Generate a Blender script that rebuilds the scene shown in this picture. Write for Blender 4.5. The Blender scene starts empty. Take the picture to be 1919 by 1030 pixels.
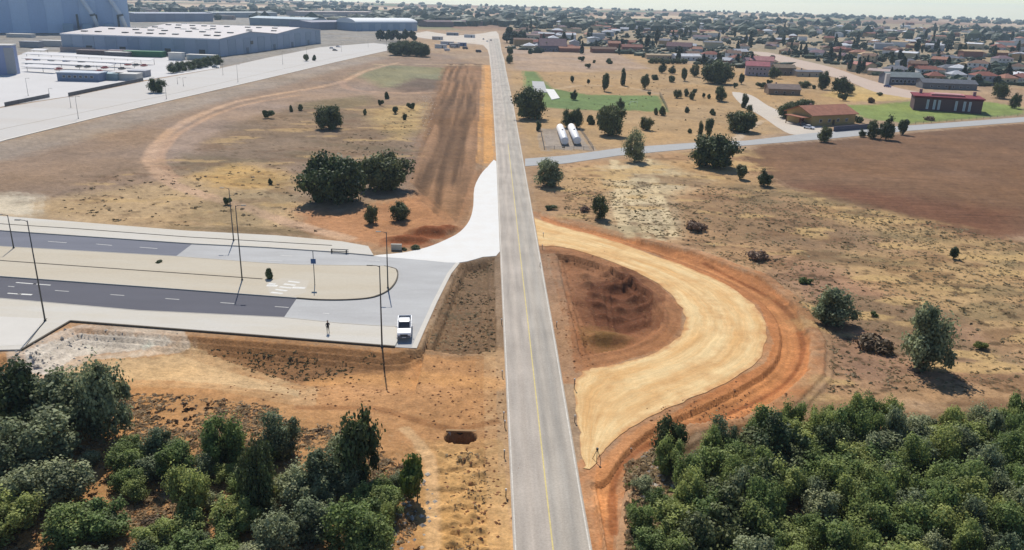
import bpy, bmesh, math, random
import numpy as np
from mathutils import Vector, Matrix

SC = bpy.context.scene
COL = SC.collection
# ------------------------------------------------------------------ camera
CAM_H = 44.0
FPX = 1500.0                      # focal length in pixels of the 1919 px wide photograph
PITCH = math.atan(520 / FPX)
ROLL = math.radians(1.5)
Fv = Vector((0, math.cos(PITCH), -math.sin(PITCH)))
R0 = Vector((1, 0, 0))
U0 = R0.cross(Fv)
Rv = R0 * math.cos(ROLL) + U0 * math.sin(ROLL)
Uv = U0 * math.cos(ROLL) - R0 * math.sin(ROLL)
cam = bpy.data.cameras.new('camera')
cam.sensor_width = 36.0
cam.lens = 36.0 * FPX / 1919.0
cam.clip_start = 0.5
cam.clip_end = 20000
cam_o = bpy.data.objects.new('camera', cam)
COL.objects.link(cam_o)
cam_o.matrix_world = Matrix(((Rv.x, Uv.x, -Fv.x, 0), (Rv.y, Uv.y, -Fv.y, 0), (Rv.z, Uv.z, -Fv.z, CAM_H), (0, 0, 0, 1)))
SC.camera = cam_o
# ------------------------------------------------------------------ light
SUN_EL = math.radians(49.0)
SUN_AZ = math.radians(-12.5)      # from +Y towards +X
world = bpy.data.worlds.new('World')
SC.world = world
world.use_nodes = True
wn = world.node_tree
bg = wn.nodes['Background']
sky = wn.nodes.new('ShaderNodeTexSky')
sky.sky_type = 'NISHITA'
sky.sun_disc = False
sky.sun_elevation = SUN_EL
sky.sun_rotation = SUN_AZ
sky.altitude = 800
sky.air_density = 1.0
sky.dust_density = 0.0
sky.ozone_density = 5.0
wn.links.new(sky.outputs[0], bg.inputs[0])
bg.inputs[1].default_value = 0.105
sun = bpy.data.lights.new('sun', 'SUN')
sun.energy = 5.0
sun.angle = math.radians(0.53)
sun.color = (1.0, 0.94, 0.845)
sun_o = bpy.data.objects.new('sun', sun)
COL.objects.link(sun_o)
sd = Vector((math.sin(SUN_AZ) * math.cos(SUN_EL), math.cos(SUN_AZ) * math.cos(SUN_EL), math.sin(SUN_EL)))
sun_o.rotation_euler = sd.to_track_quat('Z', 'Y').to_euler()
sun_o.location = (0, 0, 200)
SC.view_settings.view_transform = 'Standard'
SC.view_settings.look = 'None'
SC.view_settings.exposure = 0.0
SC.view_settings.gamma = 1.0
SC.view_settings.use_curve_mapping = False
SC.cycles.max_bounces = 5
SC.cycles.diffuse_bounces = 2
SC.cycles.glossy_bounces = 2
SC.cycles.transmission_bounces = 2
SC.cycles.volume_bounces = 1
SC.cycles.transparent_max_bounces = 4

RNG = random.Random(7)

# ------------------------------------------------------------------ plan helpers
def G(px, py, z=0.0):
    """survey point: where the sight line of a spot of the photograph meets level z"""
    d = Fv + Rv * ((px - 959.5) / FPX) + Uv * ((515 - py) / FPX)
    dz = min(d.z, -0.0088)
    t = (z - CAM_H) / dz
    return Vector((d.x * t, d.y * t, z))

def proj(p):
    q = Vector(p) - Vector((0, 0, CAM_H))
    w = q.dot(Fv)
    return 959.5 + FPX * q.dot(Rv) / w, 515 - FPX * q.dot(Uv) / w, w

def pxm(p):
    return FPX / proj(p)[2]

def height_for(p, top_py):
    lo, hi = 0.2, 80.0
    for _ in range(30):
        m = (lo + hi) / 2
        if proj((p.x, p.y, m))[1] > top_py: lo = m
        else: hi = m
    return lo

def P2(pts):
    return np.array([[G(a, b).x, G(a, b).y] for a, b in pts])

def smooth(pts, n=6, closed=False):
    pts = [np.array(p, float) for p in pts]
    N = len(pts)
    out = []
    rng_ = range(N if closed else N - 1)
    for i in rng_:
        if closed: a, b, c, d = pts[i - 1], pts[i], pts[(i + 1) % N], pts[(i + 2) % N]
        else: a, b, c, d = pts[max(i - 1, 0)], pts[i], pts[i + 1], pts[min(i + 2, N - 1)]
        for k in range(n):
            t = k / n
            out.append(0.5 * ((2 * b) + (-a + c) * t + (2 * a - 5 * b + 4 * c - d) * t * t + (-a + 3 * b - 3 * c + d) * t ** 3))
    if not closed: out.append(pts[-1])
    return np.array(out)

# numpy value noise
def _hash(ix, iy, seed):
    h = (ix * 374761393 + iy * 668265263 + seed * 144665) & 0xFFFFFFFF
    h = ((h ^ (h >> 13)) * 1274126177) & 0xFFFFFFFF
    return ((h ^ (h >> 16)) & 0xFFFF) / 65535.0

def vnoise(x, y, seed=0):
    ix = np.floor(x).astype(np.int64); iy = np.floor(y).astype(np.int64)
    fx = x - ix; fy = y - iy
    fx = fx * fx * (3 - 2 * fx); fy = fy * fy * (3 - 2 * fy)
    a = _hash(ix, iy, seed); b = _hash(ix + 1, iy, seed)
    c = _hash(ix, iy + 1, seed); d = _hash(ix + 1, iy + 1, seed)
    return (a * (1 - fx) + b * fx) * (1 - fy) + (c * (1 - fx) + d * fx) * fy

def fbm(x, y, seed=0, oct=4):
    s = 0; a = 0.5; t = 0
    for o in range(oct):
        s = s + a * vnoise(x * 2 ** o + 17.3 * o, y * 2 ** o - 9.1 * o, seed + o); t += a; a *= 0.5
    return s / t

def sstep(a, b, x):
    t = np.clip((x - a) / (b - a), 0, 1)
    return t * t * (3 - 2 * t)

def seg_dist(X, Y, poly, closed):
    d2 = np.full(X.shape, 1e18)
    n = len(poly)
    for i in range(n if closed else n - 1):
        ax, ay = poly[i]; bx, by = poly[(i + 1) % n]
        dx, dy = bx - ax, by - ay
        L = dx * dx + dy * dy + 1e-12
        t = np.clip(((X - ax) * dx + (Y - ay) * dy) / L, 0, 1)
        d2 = np.minimum(d2, (X - ax - t * dx) ** 2 + (Y - ay - t * dy) ** 2)
    return np.sqrt(d2)

def sdf(X, Y, poly, reach=20.0):
    """signed distance to a closed outline, negative inside (exact within reach)"""
    out = np.full(X.shape, reach)
    lo = poly.min(0) - reach; hi = poly.max(0) + reach
    m = (X > lo[0]) & (X < hi[0]) & (Y > lo[1]) & (Y < hi[1])
    x = X[m]; y = Y[m]
    if x.size == 0: return out
    d = seg_dist(x, y, poly, True)
    ins = np.zeros(x.shape, bool)
    n = len(poly)
    for i in range(n):
        ax, ay = poly[i]; bx, by = poly[(i + 1) % n]
        if ay == by: continue
        c = ((ay > y) != (by > y)) & (x < (bx - ax) * (y - ay) / (by - ay) + ax)
        ins ^= c
    out[m] = np.where(ins, -d, np.minimum(d, reach))
    return out

def lin(c):
    c = np.array(c, float) / 255.0
    return np.where(c <= 0.04045, c / 12.92, ((c + 0.055) / 1.055) ** 2.4)

GAIN = 1.30
def alb(r, g, b, gain=None):
    """surface colour from the tone it shows in full sun"""
    return tuple(np.clip(lin((r, g, b)) / (gain or GAIN), 0.003, 0.85))

# ------------------------------------------------------------------ materials
MATS = {}
def new_mat(name):
    m = bpy.data.materials.new(name); m.use_nodes = True
    nt = m.node_tree
    return m, nt, nt.nodes['Principled BSDF']

def rough(name, col, var=0.25, scale=0.6, fine=6.0, rgh=0.9, bump=0.3, spec=0.2, metal=0.0, col2=None, stretch=None, objcol=False, stain=0.0, bdist=0.05):
    """weathered opaque surface: two scales of colour noise and a bump"""
    if name in MATS: return MATS[name]
    m, nt, bs = new_mat(name)
    N = nt.nodes.new; L = nt.links.new
    tc = N('ShaderNodeTexCoord'); mp = N('ShaderNodeMapping')
    L(tc.outputs['Object'], mp.inputs[0])
    if stretch:
        mp.inputs['Rotation'].default_value = (0, 0, stretch[0]); mp.inputs['Scale'].default_value = stretch[1]
    n1 = N('ShaderNodeTexNoise'); n1.inputs['Scale'].default_value = scale; n1.inputs['Detail'].default_value = 6; n1.inputs['Roughness'].default_value = 0.65
    n2 = N('ShaderNodeTexNoise'); n2.inputs['Scale'].default_value = fine; n2.inputs['Detail'].default_value = 4
    L(mp.outputs[0], n1.inputs['Vector']); L(tc.outputs['Object'], n2.inputs['Vector'])
    c1 = N('ShaderNodeRGB'); c1.outputs[0].default_value = (*col, 1)
    src = c1.outputs[0]
    if objcol:
        oi = N('ShaderNodeObjectInfo'); src = oi.outputs['Color']
    if col2 is not None:
        mx = N('ShaderNodeMix'); mx.data_type = 'RGBA'
        r = N('ShaderNodeMapRange'); r.inputs[1].default_value = 0.38; r.inputs[2].default_value = 0.62
        L(n1.outputs[0], r.inputs[0]); L(r.outputs[0], mx.inputs[0]); L(src, mx.inputs[6])
        mx.inputs[7].default_value = (*col2, 1)
        src = mx.outputs[2]
    def vary(src, fac, amt):
        r = N('ShaderNodeMapRange'); r.inputs[1].default_value = 0.25; r.inputs[2].default_value = 0.75
        r.inputs[3].default_value = 1 - amt; r.inputs[4].default_value = 1 + amt
        L(fac, r.inputs[0])
        v = N('ShaderNodeVectorMath'); v.operation = 'SCALE'
        L(src, v.inputs[0]); L(r.outputs[0], v.inputs['Scale'])
        return v.outputs[0]
    src = vary(src, n1.outputs[0], var); src = vary(src, n2.outputs[0], var * 0.7)
    L(src, bs.inputs['Base Color'])
    bs.inputs['Roughness'].default_value = rgh
    bs.inputs['Specular IOR Level'].default_value = spec
    bs.inputs['Metallic'].default_value = metal
    if bump:
        b = N('ShaderNodeBump'); b.inputs['Strength'].default_value = bump; b.inputs['Distance'].default_value = bdist
        L(n2.outputs[0], b.inputs['Height']); L(b.outputs[0], bs.inputs['Normal'])
    MATS[name] = m
    return m

def leafmat(name, a, b, hue=0.1, trans=0.25):
    """foliage: tone differs between clumps and between trees"""
    if name in MATS: return MATS[name]
    m, nt, bs = new_mat(name)
    N = nt.nodes.new; L = nt.links.new
    tc = N('ShaderNodeTexCoord'); n1 = N('ShaderNodeTexNoise'); n1.inputs['Scale'].default_value = 0.9; n1.inputs['Detail'].default_value = 5
    L(tc.outputs['Object'], n1.inputs['Vector'])
    at = N('ShaderNodeAttribute'); at.attribute_name = 'tone'
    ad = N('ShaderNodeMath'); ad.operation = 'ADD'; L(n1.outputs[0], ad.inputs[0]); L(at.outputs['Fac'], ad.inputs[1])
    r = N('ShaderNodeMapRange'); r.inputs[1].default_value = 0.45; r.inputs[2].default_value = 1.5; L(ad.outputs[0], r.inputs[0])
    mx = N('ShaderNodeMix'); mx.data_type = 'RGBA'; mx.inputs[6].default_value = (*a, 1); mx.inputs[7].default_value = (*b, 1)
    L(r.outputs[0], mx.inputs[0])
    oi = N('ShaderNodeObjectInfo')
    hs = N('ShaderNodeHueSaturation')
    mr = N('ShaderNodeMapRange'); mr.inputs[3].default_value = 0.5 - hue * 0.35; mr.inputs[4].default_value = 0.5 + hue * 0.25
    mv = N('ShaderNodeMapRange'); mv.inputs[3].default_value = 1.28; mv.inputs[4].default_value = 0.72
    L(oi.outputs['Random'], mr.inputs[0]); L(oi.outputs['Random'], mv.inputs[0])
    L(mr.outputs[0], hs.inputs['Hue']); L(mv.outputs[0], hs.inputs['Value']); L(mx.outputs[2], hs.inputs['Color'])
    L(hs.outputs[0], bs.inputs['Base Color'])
    bs.inputs['Roughness'].default_value = 0.6; bs.inputs['Specular IOR Level'].default_value = 0.25
    tr = N('ShaderNodeBsdfTranslucent'); L(hs.outputs[0], tr.inputs[0])
    ms = N('ShaderNodeMixShader'); ms.inputs[0].default_value = trans
    L(bs.outputs[0], ms.inputs[1]); L(tr.outputs[0], ms.inputs[2])
    L(ms.outputs[0], nt.nodes['Material Output'].inputs[0])
    MATS[name] = m
    return m

M_OBJ = rough('painted_wall', (.5, .5, .5), var=.12, scale=.3, fine=2, objcol=True, bump=.1)
M_ROOF = rough('roof_tiles', (.3, .15, .1), var=.25, scale=.5, fine=3, objcol=True, bump=.5)
M_METALP = rough('painted_metal', (.5, .5, .5), var=.06, scale=.2, fine=1, objcol=True, bump=.0, rgh=.45, spec=.5)
M_GLASS = rough('window_glass', (.03, .035, .045), var=.2, rgh=.12, bump=0, spec=.6)
M_DARK = rough('dark_steel', (.055, .06, .062), var=.2, rgh=.5, bump=0, spec=.4)
M_GALV = rough('galvanised_steel', (.16, .165, .16), var=.15, rgh=.5, bump=0, spec=.5, metal=.4)
M_RUBBER = rough('rubber', (.02, .02, .02), var=.1, rgh=.8, bump=0)
M_BARK = rough('bark', (.085, .065, .05), var=.4, scale=1, fine=8, bump=.6)
M_WHITEP = rough('white_road_paint', alb(240, 238, 230), var=.12, scale=1, fine=8, bump=.1)
M_YELP = rough('yellow_road_paint', alb(226, 208, 140), var=.2, scale=1.2, fine=8, bump=.1)
AVE = math.radians(-5)

# ------------------------------------------------------------------ object helpers
def tag(o, label=None, cat=None, group=None, kind=None):
    if label: o['label'] = label
    if cat: o['category'] = cat
    if group: o['group'] = group
    if kind: o['kind'] = kind
    return o

def empty(name, loc, rz=0.0, label=None, cat=None, group=None):
    o = bpy.data.objects.new(name, None); COL.objects.link(o)
    o.location = loc; o.rotation_euler = (0, 0, rz); o.empty_display_size = 0.5
    return tag(o, label, cat, group)

def link(name, me, mat=None, parent=None, color=None):
    if mat is not None and len(me.materials) == 0: me.materials.append(mat)
    o = bpy.data.objects.new(name, me); COL.objects.link(o)
    if parent: o.parent = parent
    if color is not None: o.color = (*color, 1)
    return o

def bm_mesh(name, bm):
    me = bpy.data.meshes.new(name); bmesh.ops.recalc_face_normals(bm, faces=bm.faces); bm.to_mesh(me); bm.free(); return me

def add_box(bm, c, s, rz=0.0, taper=1.0, rx=0.0):
    x, y, z = [v / 2 for v in s]
    vs = []
    M = Matrix.Rotation(rz, 3, 'Z') @ Matrix.Rotation(rx, 3, 'X')
    for sz in (-1, 1):
        t = taper if sz > 0 else 1
        for sx, sy in ((-1, -1), (1, -1), (1, 1), (-1, 1)):
            vs.append(bm.verts.new(Vector(c) + M @ Vector((sx * x * t, sy * y * t, sz * z))))
    fs = [(0, 3, 2, 1), (4, 5, 6, 7), (0, 1, 5, 4), (1, 2, 6, 5), (2, 3, 7, 6), (3, 0, 4, 7)]
    return [bm.faces.new([vs[i] for i in f]) for f in fs]

def box_mesh(name, c, s, bev=0.0, **k):
    bm = bmesh.new(); add_box(bm, c, s, **k)
    if bev: bmesh.ops.bevel(bm, geom=bm.edges[:], offset=bev, segments=2, affect='EDGES')
    return bm_mesh(name, bm)

def add_tube(bm, pts, radii, seg=8, cap=True):
    rings = []
    pts = [Vector(p) for p in pts]
    for i, p in enumerate(pts):
        d = (pts[min(i + 1, len(pts) - 1)] - pts[max(i - 1, 0)]).normalized()
        a = d.orthogonal().normalized(); b = d.cross(a)
        rings.append([bm.verts.new(p + (a * math.cos(2 * math.pi * k / seg) + b * math.sin(2 * math.pi * k / seg)) * radii[i]) for k in range(seg)])
    for i in range(len(rings) - 1):
        # match the start vertex so the tube does not twist
        A, B = rings[i], rings[i + 1]
        off = min(range(seg), key=lambda o: (B[o].co - pts[i + 1] - (A[0].co - pts[i])).length)
        B = B[off:] + B[:off]; rings[i + 1] = B
        for k in range(seg):
            f = bm.faces.new((A[k], A[(k + 1) % seg], B[(k + 1) % seg], B[k])); f.smooth = True
    if cap:
        bm.faces.new(rings[0][::-1]); bm.faces.new(rings[-1])

def tube_mesh(name, pts, radii, seg=8):
    bm = bmesh.new(); add_tube(bm, pts, radii, seg); return bm_mesh(name, bm)

def prism_mesh(name, pts, z0, z1, jitter=0.0, seed=1):
    """slab with the outline pts (plan), from z0 up to z1"""
    r = random.Random(seed)
    bm = bmesh.new()
    P = [(p[0] + r.uniform(-jitter, jitter), p[1] + r.uniform(-jitter, jitter)) for p in pts]
    A = [bm.verts.new((x, y, z1)) for x, y in P]
    B = [bm.verts.new((x, y, z0)) for x, y in P]
    f = bm.faces.new(A)
    n = len(A)
    for i in range(n): bm.faces.new((A[i], B[i], B[(i + 1) % n], A[(i + 1) % n]))
    f.normal_update()
    bmesh.ops.triangulate(bm, faces=[f])
    return bm_mesh(name, bm)

def ribbon(name, left, right, z, mat, thick=0.25, kind='structure', parent=None):
    """strip between two matching edges, with u across and v along"""
    n = len(left); vs = []; fs = []
    K = 4
    for i in range(n):
        for k in range(K + 1):
            t = k / K
            p = left[i] * (1 - t) + right[i] * t
            vs.append((p[0], p[1], z))
    for i in range(n):
        vs.append((left[i][0], left[i][1], z - thick)); vs.append((right[i][0], right[i][1], z - thick))
    b = n * (K + 1)
    for i in range(n - 1):
        for k in range(K):
            a = i * (K + 1) + k
            fs.append((a, a + 1, a + K + 2, a + K + 1))
        l0, l1 = i * (K + 1), (i + 1) * (K + 1)
        fs.append((b + 2 * i, l0, l1, b + 2 * i + 2))
        fs.append((l0 + K, b + 2 * i + 1, b + 2 * i + 3, l1 + K))
    me = bpy.data.meshes.new(name); me.from_pydata(vs, [], fs); me.update()
    uv = me.uv_layers.new(name='uv')
    acc = [0.0]
    for i in range(1, n): acc.append(acc[-1] + float(np.linalg.norm((left[i] + right[i]) / 2 - (left[i - 1] + right[i - 1]) / 2)))
    for poly in me.polygons:
        for li in poly.loop_indices:
            vi = me.loops[li].vertex_index
            if vi < b: uv.data[li].uv = ((vi % (K + 1)) / K, acc[vi // (K + 1)])
            else: uv.data[li].uv = ((vi - b) % 2, acc[(vi - b) // 2])
    o = link(name, me, mat, parent)
    if kind: o['kind'] = kind
    return o

def sheet(name, pts_px, z, mat, thick=0.3, sm=0, jitter=0.0, kind='structure', parent=None):
    P = P2(pts_px)
    if sm: P = smooth(P, sm, True)
    o = link(name, prism_mesh(name, P, z - thick, z, jitter), mat, parent)
    if kind: o['kind'] = kind
    return o

# ------------------------------------------------------------------ outlines of made surfaces (photo survey points)
ROAD_L = [(985, 1500), (966, 1120), (962, 1030), (957, 920), (949, 745), (944, 640), (937, 480), (934, 400), (930, 300), (924, 200), (920, 130), (917, 95), (914, 72)]
ROAD_R = [(1192, 1500), (1126, 1120), (1110, 1030), (1090, 920), (1060, 745), (1042, 640), (1013, 480), (999, 400), (981, 300), (963, 200), (948, 130), (940, 95), (935, 72)]
GRAV_OUT = [(1001, 407), (1050, 424), (1130, 445), (1220, 476), (1300, 505), (1370, 538), (1410, 570), (1431, 600), (1436, 640), (1420, 675), (1380, 705), (1320, 735), (1250, 765), (1190, 795), (1150, 825), (1125, 852), (1106, 880)]
GRAV_IN = [(1012, 460), (1040, 461), (1080, 468), (1130, 484), (1190, 508), (1240, 536), (1270, 566), (1284, 595), (1278, 622), (1255, 645), (1210, 668), (1150, 683), (1112, 690), (1086, 702), (1075, 728), (1080, 780), (1086, 830), (1098, 878)]
GRAV = GRAV_OUT + GRAV_IN[::-1]
WHITE_RD = [(700, 479), (755, 473), (800, 463), (835, 449), (862, 434), (880, 412), (887, 385), (889, 352), (900, 328), (914, 312), (930, 302), (934.5, 400), (937.3, 470), (905, 481), (858, 492), (800, 488), (755, 484)]
PLAZA = [(360, 457), (500, 464), (620, 472), (700, 479), (755, 484), (800, 488), (858, 492), (842, 512), (815, 565), (790, 620), (776, 652), (740, 650), (758, 614), (700, 611), (640, 607), (531, 596), (556, 559), (600, 562), (650, 562), (695, 558), (722, 548), (738, 534), (745, 518), (742, 505), (720, 499), (640, 498), (560, 497), (500, 494), (328, 481)]
ASPH_UP = [(-260, 410), (10, 433), (360, 457), (328, 481), (10, 463), (-260, 444)]
ASPH_LO = [(-260, 499), (10, 519), (300, 540), (556, 559), (531, 596), (260, 583), (10, 561), (-260, 540)]
SIDE_UP = [(-260, 385), (10, 406), (150, 417), (350, 433), (520, 442), (640, 453), (690, 462), (700, 479), (620, 472), (500, 464), (360, 457), (10, 433), (-260, 410)]
SIDE_LO = [(-260, 540), (10, 561), (260, 583), (531, 596), (640, 607), (700, 611), (758, 614), (740, 650), (690, 646), (480, 629), (300, 615), (132, 602), (40, 656), (-120, 660), (-260, 600)]
MEDIAN = [(-260, 444), (10, 463), (328, 481), (500, 494), (560, 497), (640, 498), (720, 499), (742, 505), (745, 518), (738, 534), (722, 548), (695, 558), (650, 562), (600, 562), (556, 559), (300, 540), (10, 519), (-260, 499)]
LANE_T = [(984, 297), (1060, 291), (1160, 277), (1300, 267), (1400, 263), (1510, 250), (1560, 246), (1700, 235), (1919, 219), (2300, 190)]
LANE_B = [(984, 311), (1060, 306), (1160, 291), (1300, 278), (1400, 272), (1510, 263), (1560, 259), (1700, 245), (1919, 228), (2300, 198)]
FAR_AVE = [(-400, 300), (10, 200), (130, 181), (270, 152), (415, 127), (500, 108), (600, 88), (700, 80), (738, 85), (745, 90), (620, 118), (480, 151), (340, 183), (180, 220), (10, 262), (-400, 380)]
LOT = [(-400, 170), (10, 110), (60, 96), (290, 100), (330, 112), (412, 116), (412, 127), (270, 150), (130, 180), (10, 198), (-400, 290)]
STREET_1 = [(1372, 172), (1408, 178), (1440, 198), (1480, 214), (1520, 230), (1562, 246), (1500, 252), (1470, 246), (1425, 216), (1390, 196)]
STREET_2 = [(1405, 96), (1440, 98), (1500, 112), (1560, 126), (1625, 148), (1690, 166), (1740, 176), (1712, 184), (1640, 172), (1590, 152), (1520, 132), (1450, 112)]
TOWN_RD = [(905, 62), (930, 58), (936, 72), (940, 95), (948, 130), (920, 130), (917, 104), (905, 84), (860, 80), (800, 72), (770, 66), (800, 58), (850, 66)]
PAD_L = [(-60, 592), (84, 598), (44, 648), (-60, 652)]
FLAT = [GRAV, WHITE_RD, PLAZA, ASPH_UP, ASPH_LO, SIDE_UP, SIDE_LO, MEDIAN, FAR_AVE, LOT, STREET_1, STREET_2, TOWN_RD, LANE_T + LANE_B[::-1], ROAD_L + ROAD_R[::-1]]

BAND = [(1001, 398), (1060, 412), (1150, 434), (1300, 474), (1430, 520), (1500, 575), (1533, 640), (1530, 700), (1480, 750), (1400, 795), (1290, 806), (1230, 850), (1190, 930), (1172, 1060), (1118, 1060), (1096, 900), (1100, 870), (1250, 765), (1420, 675), (1436, 640), (1410, 570), (1220, 476), (1010, 420)]
ISLAND = [(1022, 470), (1080, 475), (1130, 490), (1190, 515), (1238, 545), (1268, 590), (1262, 620), (1240, 640), (1190, 662), (1100, 680), (1062, 690), (1052, 620), (1034, 540)]
FURROW = [(835, 118), (906, 120), (903, 300), (888, 345), (860, 430), (760, 340), (800, 215)]
PLOUGH = [(1382, 288), (1430, 272), (1560, 262), (1919, 231), (2300, 205), (2300, 480), (1919, 438), (1870, 446), (1800, 438), (1650, 396), (1540, 371), (1480, 352), (1420, 320)]

# (outline, shown tone, soft edge in metres, strength)
ZONES = [
 ([(-700, 400), (10, 265), (735, 92), (830, 100), (900, 120), (905, 300), (760, 372), (560, 372), (400, 347), (200, 352), (-700, 520)], (158, 133, 110), 3, 1),
 ([(-700, 395), (10, 263), (735, 91), (740, 104), (480, 172), (10, 300), (-700, 440)], (170, 154, 136), 4, .8),
 ([(958, 92), (1010, 98), (1140, 98), (1210, 106), (1310, 118), (1400, 124), (1500, 120), (1560, 124), (1700, 148), (1760, 158), (1870, 163), (1960, 166), (1960, 50), (1500, 40), (950, 40)], (166, 150, 122), 5, .85),
 ([(300, 250), (430, 205), (560, 170), (700, 150), (700, 175), (560, 195), (430, 235), (340, 300), (300, 330)], (170, 146, 126), 3, .8),
 ([(340, 312), (430, 232), (560, 198), (700, 180), (790, 212), (765, 300), (640, 292), (480, 322)], (140, 118, 94), 4, .85),
 ([(560, 192), (690, 176), (700, 195), (640, 202), (560, 205)], (134, 120, 92), 3, .8),
 ([(665, 140), (720, 122), (830, 126), (890, 128), (840, 165), (720, 162)], (146, 140, 106), 5, 1),
 ([(735, 161), (780, 146), (842, 150), (838, 165), (760, 171)], (118, 98, 84), 3, .9),
 ([(690, 205), (800, 190), (795, 240), (750, 262), (690, 226)], (196, 166, 112), 4, .8),
 ([(-300, 360), (40, 376), (300, 342), (400, 312), (470, 300), (560, 330), (560, 392), (620, 432), (330, 430), (150, 418), (-300, 385)], (194, 164, 122), 3, .9),
 ([(360, 330), (430, 305), (540, 325), (520, 355), (420, 352)], (205, 165, 100), 3, .8),
 ([(10, 360), (76, 366), (70, 404), (10, 404), (-100, 395)], (226, 212, 186), 2, .9),
 ([(320, 424), (450, 418), (560, 428), (640, 446), (520, 440), (350, 432)], (128, 108, 76), 2, .8),
 ([(560, 385), (640, 395), (760, 366), (860, 330), (905, 318), (885, 400), (862, 436), (720, 466), (620, 450), (560, 415)], (188, 138, 98), 2.5, 1),
 (FURROW, (142, 108, 78), 1.5, 1),
 ([(906, 122), (921, 122), (931, 298), (915, 310), (899, 304)], (218, 162, 100), .8, 1),
 ([(722, 452), (800, 427), (862, 424), (860, 436), (835, 447), (790, 462), (720, 460)], (150, 90, 56), 1.2, 1),
 ([(-900, 200), (-900, 28), (700, 26), (780, 60), (742, 84), (600, 90), (412, 128), (330, 113), (60, 97), (10, 111)], (150, 148, 142), 6, .85),
 # right side
 ([(945, 90), (1150, 88), (1260, 118), (1430, 128), (1600, 150), (1600, 190), (1500, 245), (985, 294), (960, 200)], (184, 152, 110), 4, 1),
 ([(945, 88), (1140, 92), (1220, 128), (1100, 134), (962, 132)], (180, 154, 130), 5, 1),
 ([(981, 133), (1003, 133), (1020, 152), (1040, 166), (1100, 175), (1236, 179), (1250, 209), (1120, 207), (1017, 201), (984, 162)], (118, 138, 82), .6, 1),
 ([(1010, 243), (1085, 242), (1112, 281), (1018, 282)], (168, 154, 138), .6, 1),
 ([(1560, 196), (1640, 196), (1712, 190), (1850, 190), (1919, 200), (1919, 214), (1700, 232), (1640, 226), (1600, 214)], (138, 152, 84), 1.5, 1),
 ([(1600, 160), (1720, 178), (1700, 190), (1600, 190), (1540, 180)], (206, 176, 116), 2, .9),
 ([(985, 314), (1240, 288), (1400, 280), (1480, 352), (1650, 396), (1919, 452), (2300, 520), (2300, 760), (1530, 760), (1530, 640), (1430, 520), (1300, 474), (1150, 434), (1001, 398)], (182, 146, 108), 2, 1),
 ([(1050, 316), (1200, 300), (1300, 300), (1420, 335), (1480, 356), (1300, 345), (1130, 360), (1040, 350)], (190, 156, 112), 3, .9),
 ([(1130, 312), (1220, 300), (1330, 338), (1260, 370), (1270, 446), (1150, 436), (1150, 360)], (202, 182, 146), 3, .95),
 ([(1228, 330), (1300, 328), (1330, 340), (1280, 347), (1230, 343)], (160, 132, 98), 1.2, .9),
 ([(1260, 372), (1420, 360), (1620, 420), (1640, 460), (1540, 470), (1400, 450), (1290, 410)], (146, 120, 92), 4, .7),
 ([(1480, 360), (1650, 400), (1919, 462), (1919, 520), (1750, 470), (1560, 410)], (196, 164, 116), 2.5, .8),
 ([(1600, 470), (1919, 500), (1919, 640), (1700, 560), (1560, 510)], (192, 160, 112), 4, .7),
 ([(1440, 480), (1560, 500), (1800, 600), (1900, 700), (1560, 720), (1540, 620)], (158, 122, 100), 3, .7),
 (PLOUGH, (132, 101, 76), 1.0, 1),
 ([(1480, 352), (1560, 350), (1919, 400), (1919, 438), (1870, 446), (1800, 438), (1650, 396)], (126, 84, 60), 8, .8),
 (BAND, (196, 133, 86), 1.0, 1),
 ([(1010, 455), (1080, 462), (1190, 502), (1245, 532), (1290, 575), (1288, 615), (1255, 655), (1150, 690), (1080, 704), (1066, 712), (1050, 640), (1030, 540)], (184, 130, 88), .8, .95),
 (ISLAND, (160, 112, 78), 1.4, 1),
 ([(1100, 515), (1180, 505), (1236, 545), (1232, 600), (1180, 615), (1110, 600), (1085, 550)], (116, 72, 48), 1.2, .95),
 ([(1095, 600), (1150, 596), (1176, 618), (1150, 642), (1105, 636)], (138, 104, 62), .8, .9),
 ([(1014, 478), (1040, 480), (1062, 690), (1050, 690)], (172, 142, 112), 1.6, .9),
 ([(1150, 830), (1230, 850), (1270, 830), (1280, 1100), (1165, 1100), (1180, 930)], (172, 146, 120), 1.5, .9),
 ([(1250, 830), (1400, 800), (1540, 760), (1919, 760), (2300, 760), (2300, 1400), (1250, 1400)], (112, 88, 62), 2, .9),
 # lower left
 ([(-300, 640), (40, 656), (132, 604), (480, 630), (775, 654), (860, 660), (943, 655), (962, 1100), (985, 1500), (-600, 1500)], (196, 146, 98), 1, 1),
 ([(852, 492), (936, 475), (946, 662), (860, 668), (778, 656)], (130, 103, 76), .8, 1),
 ([(330, 620), (690, 648), (760, 660), (740, 684), (640, 700), (560, 720), (500, 690), (340, 642)], (140, 103, 70), 1.5, .95),
 ([(90, 690), (150, 655), (340, 640), (500, 690), (580, 722), (575, 752), (400, 720), (150, 715)], (207, 174, 130), 1.2, 1),
 ([(30, 655), (150, 612), (330, 622), (340, 638), (150, 652), (90, 692), (30, 684)], (222, 208, 188), 1.0, 1),
 ([(-600, 700), (180, 724), (480, 740), (700, 800), (790, 900), (800, 1200), (760, 1500), (-600, 1500)], (184, 138, 90), 2, .9),
 ([(920, 655), (944, 660), (964, 1100), (985, 1500), (940, 1500), (935, 1000), (925, 800)], (212, 176, 132), 1.6, .9),
 ([(800, 830), (925, 830), (940, 1100), (800, 1100)], (206, 166, 108), 1.5, .7),
]
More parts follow.
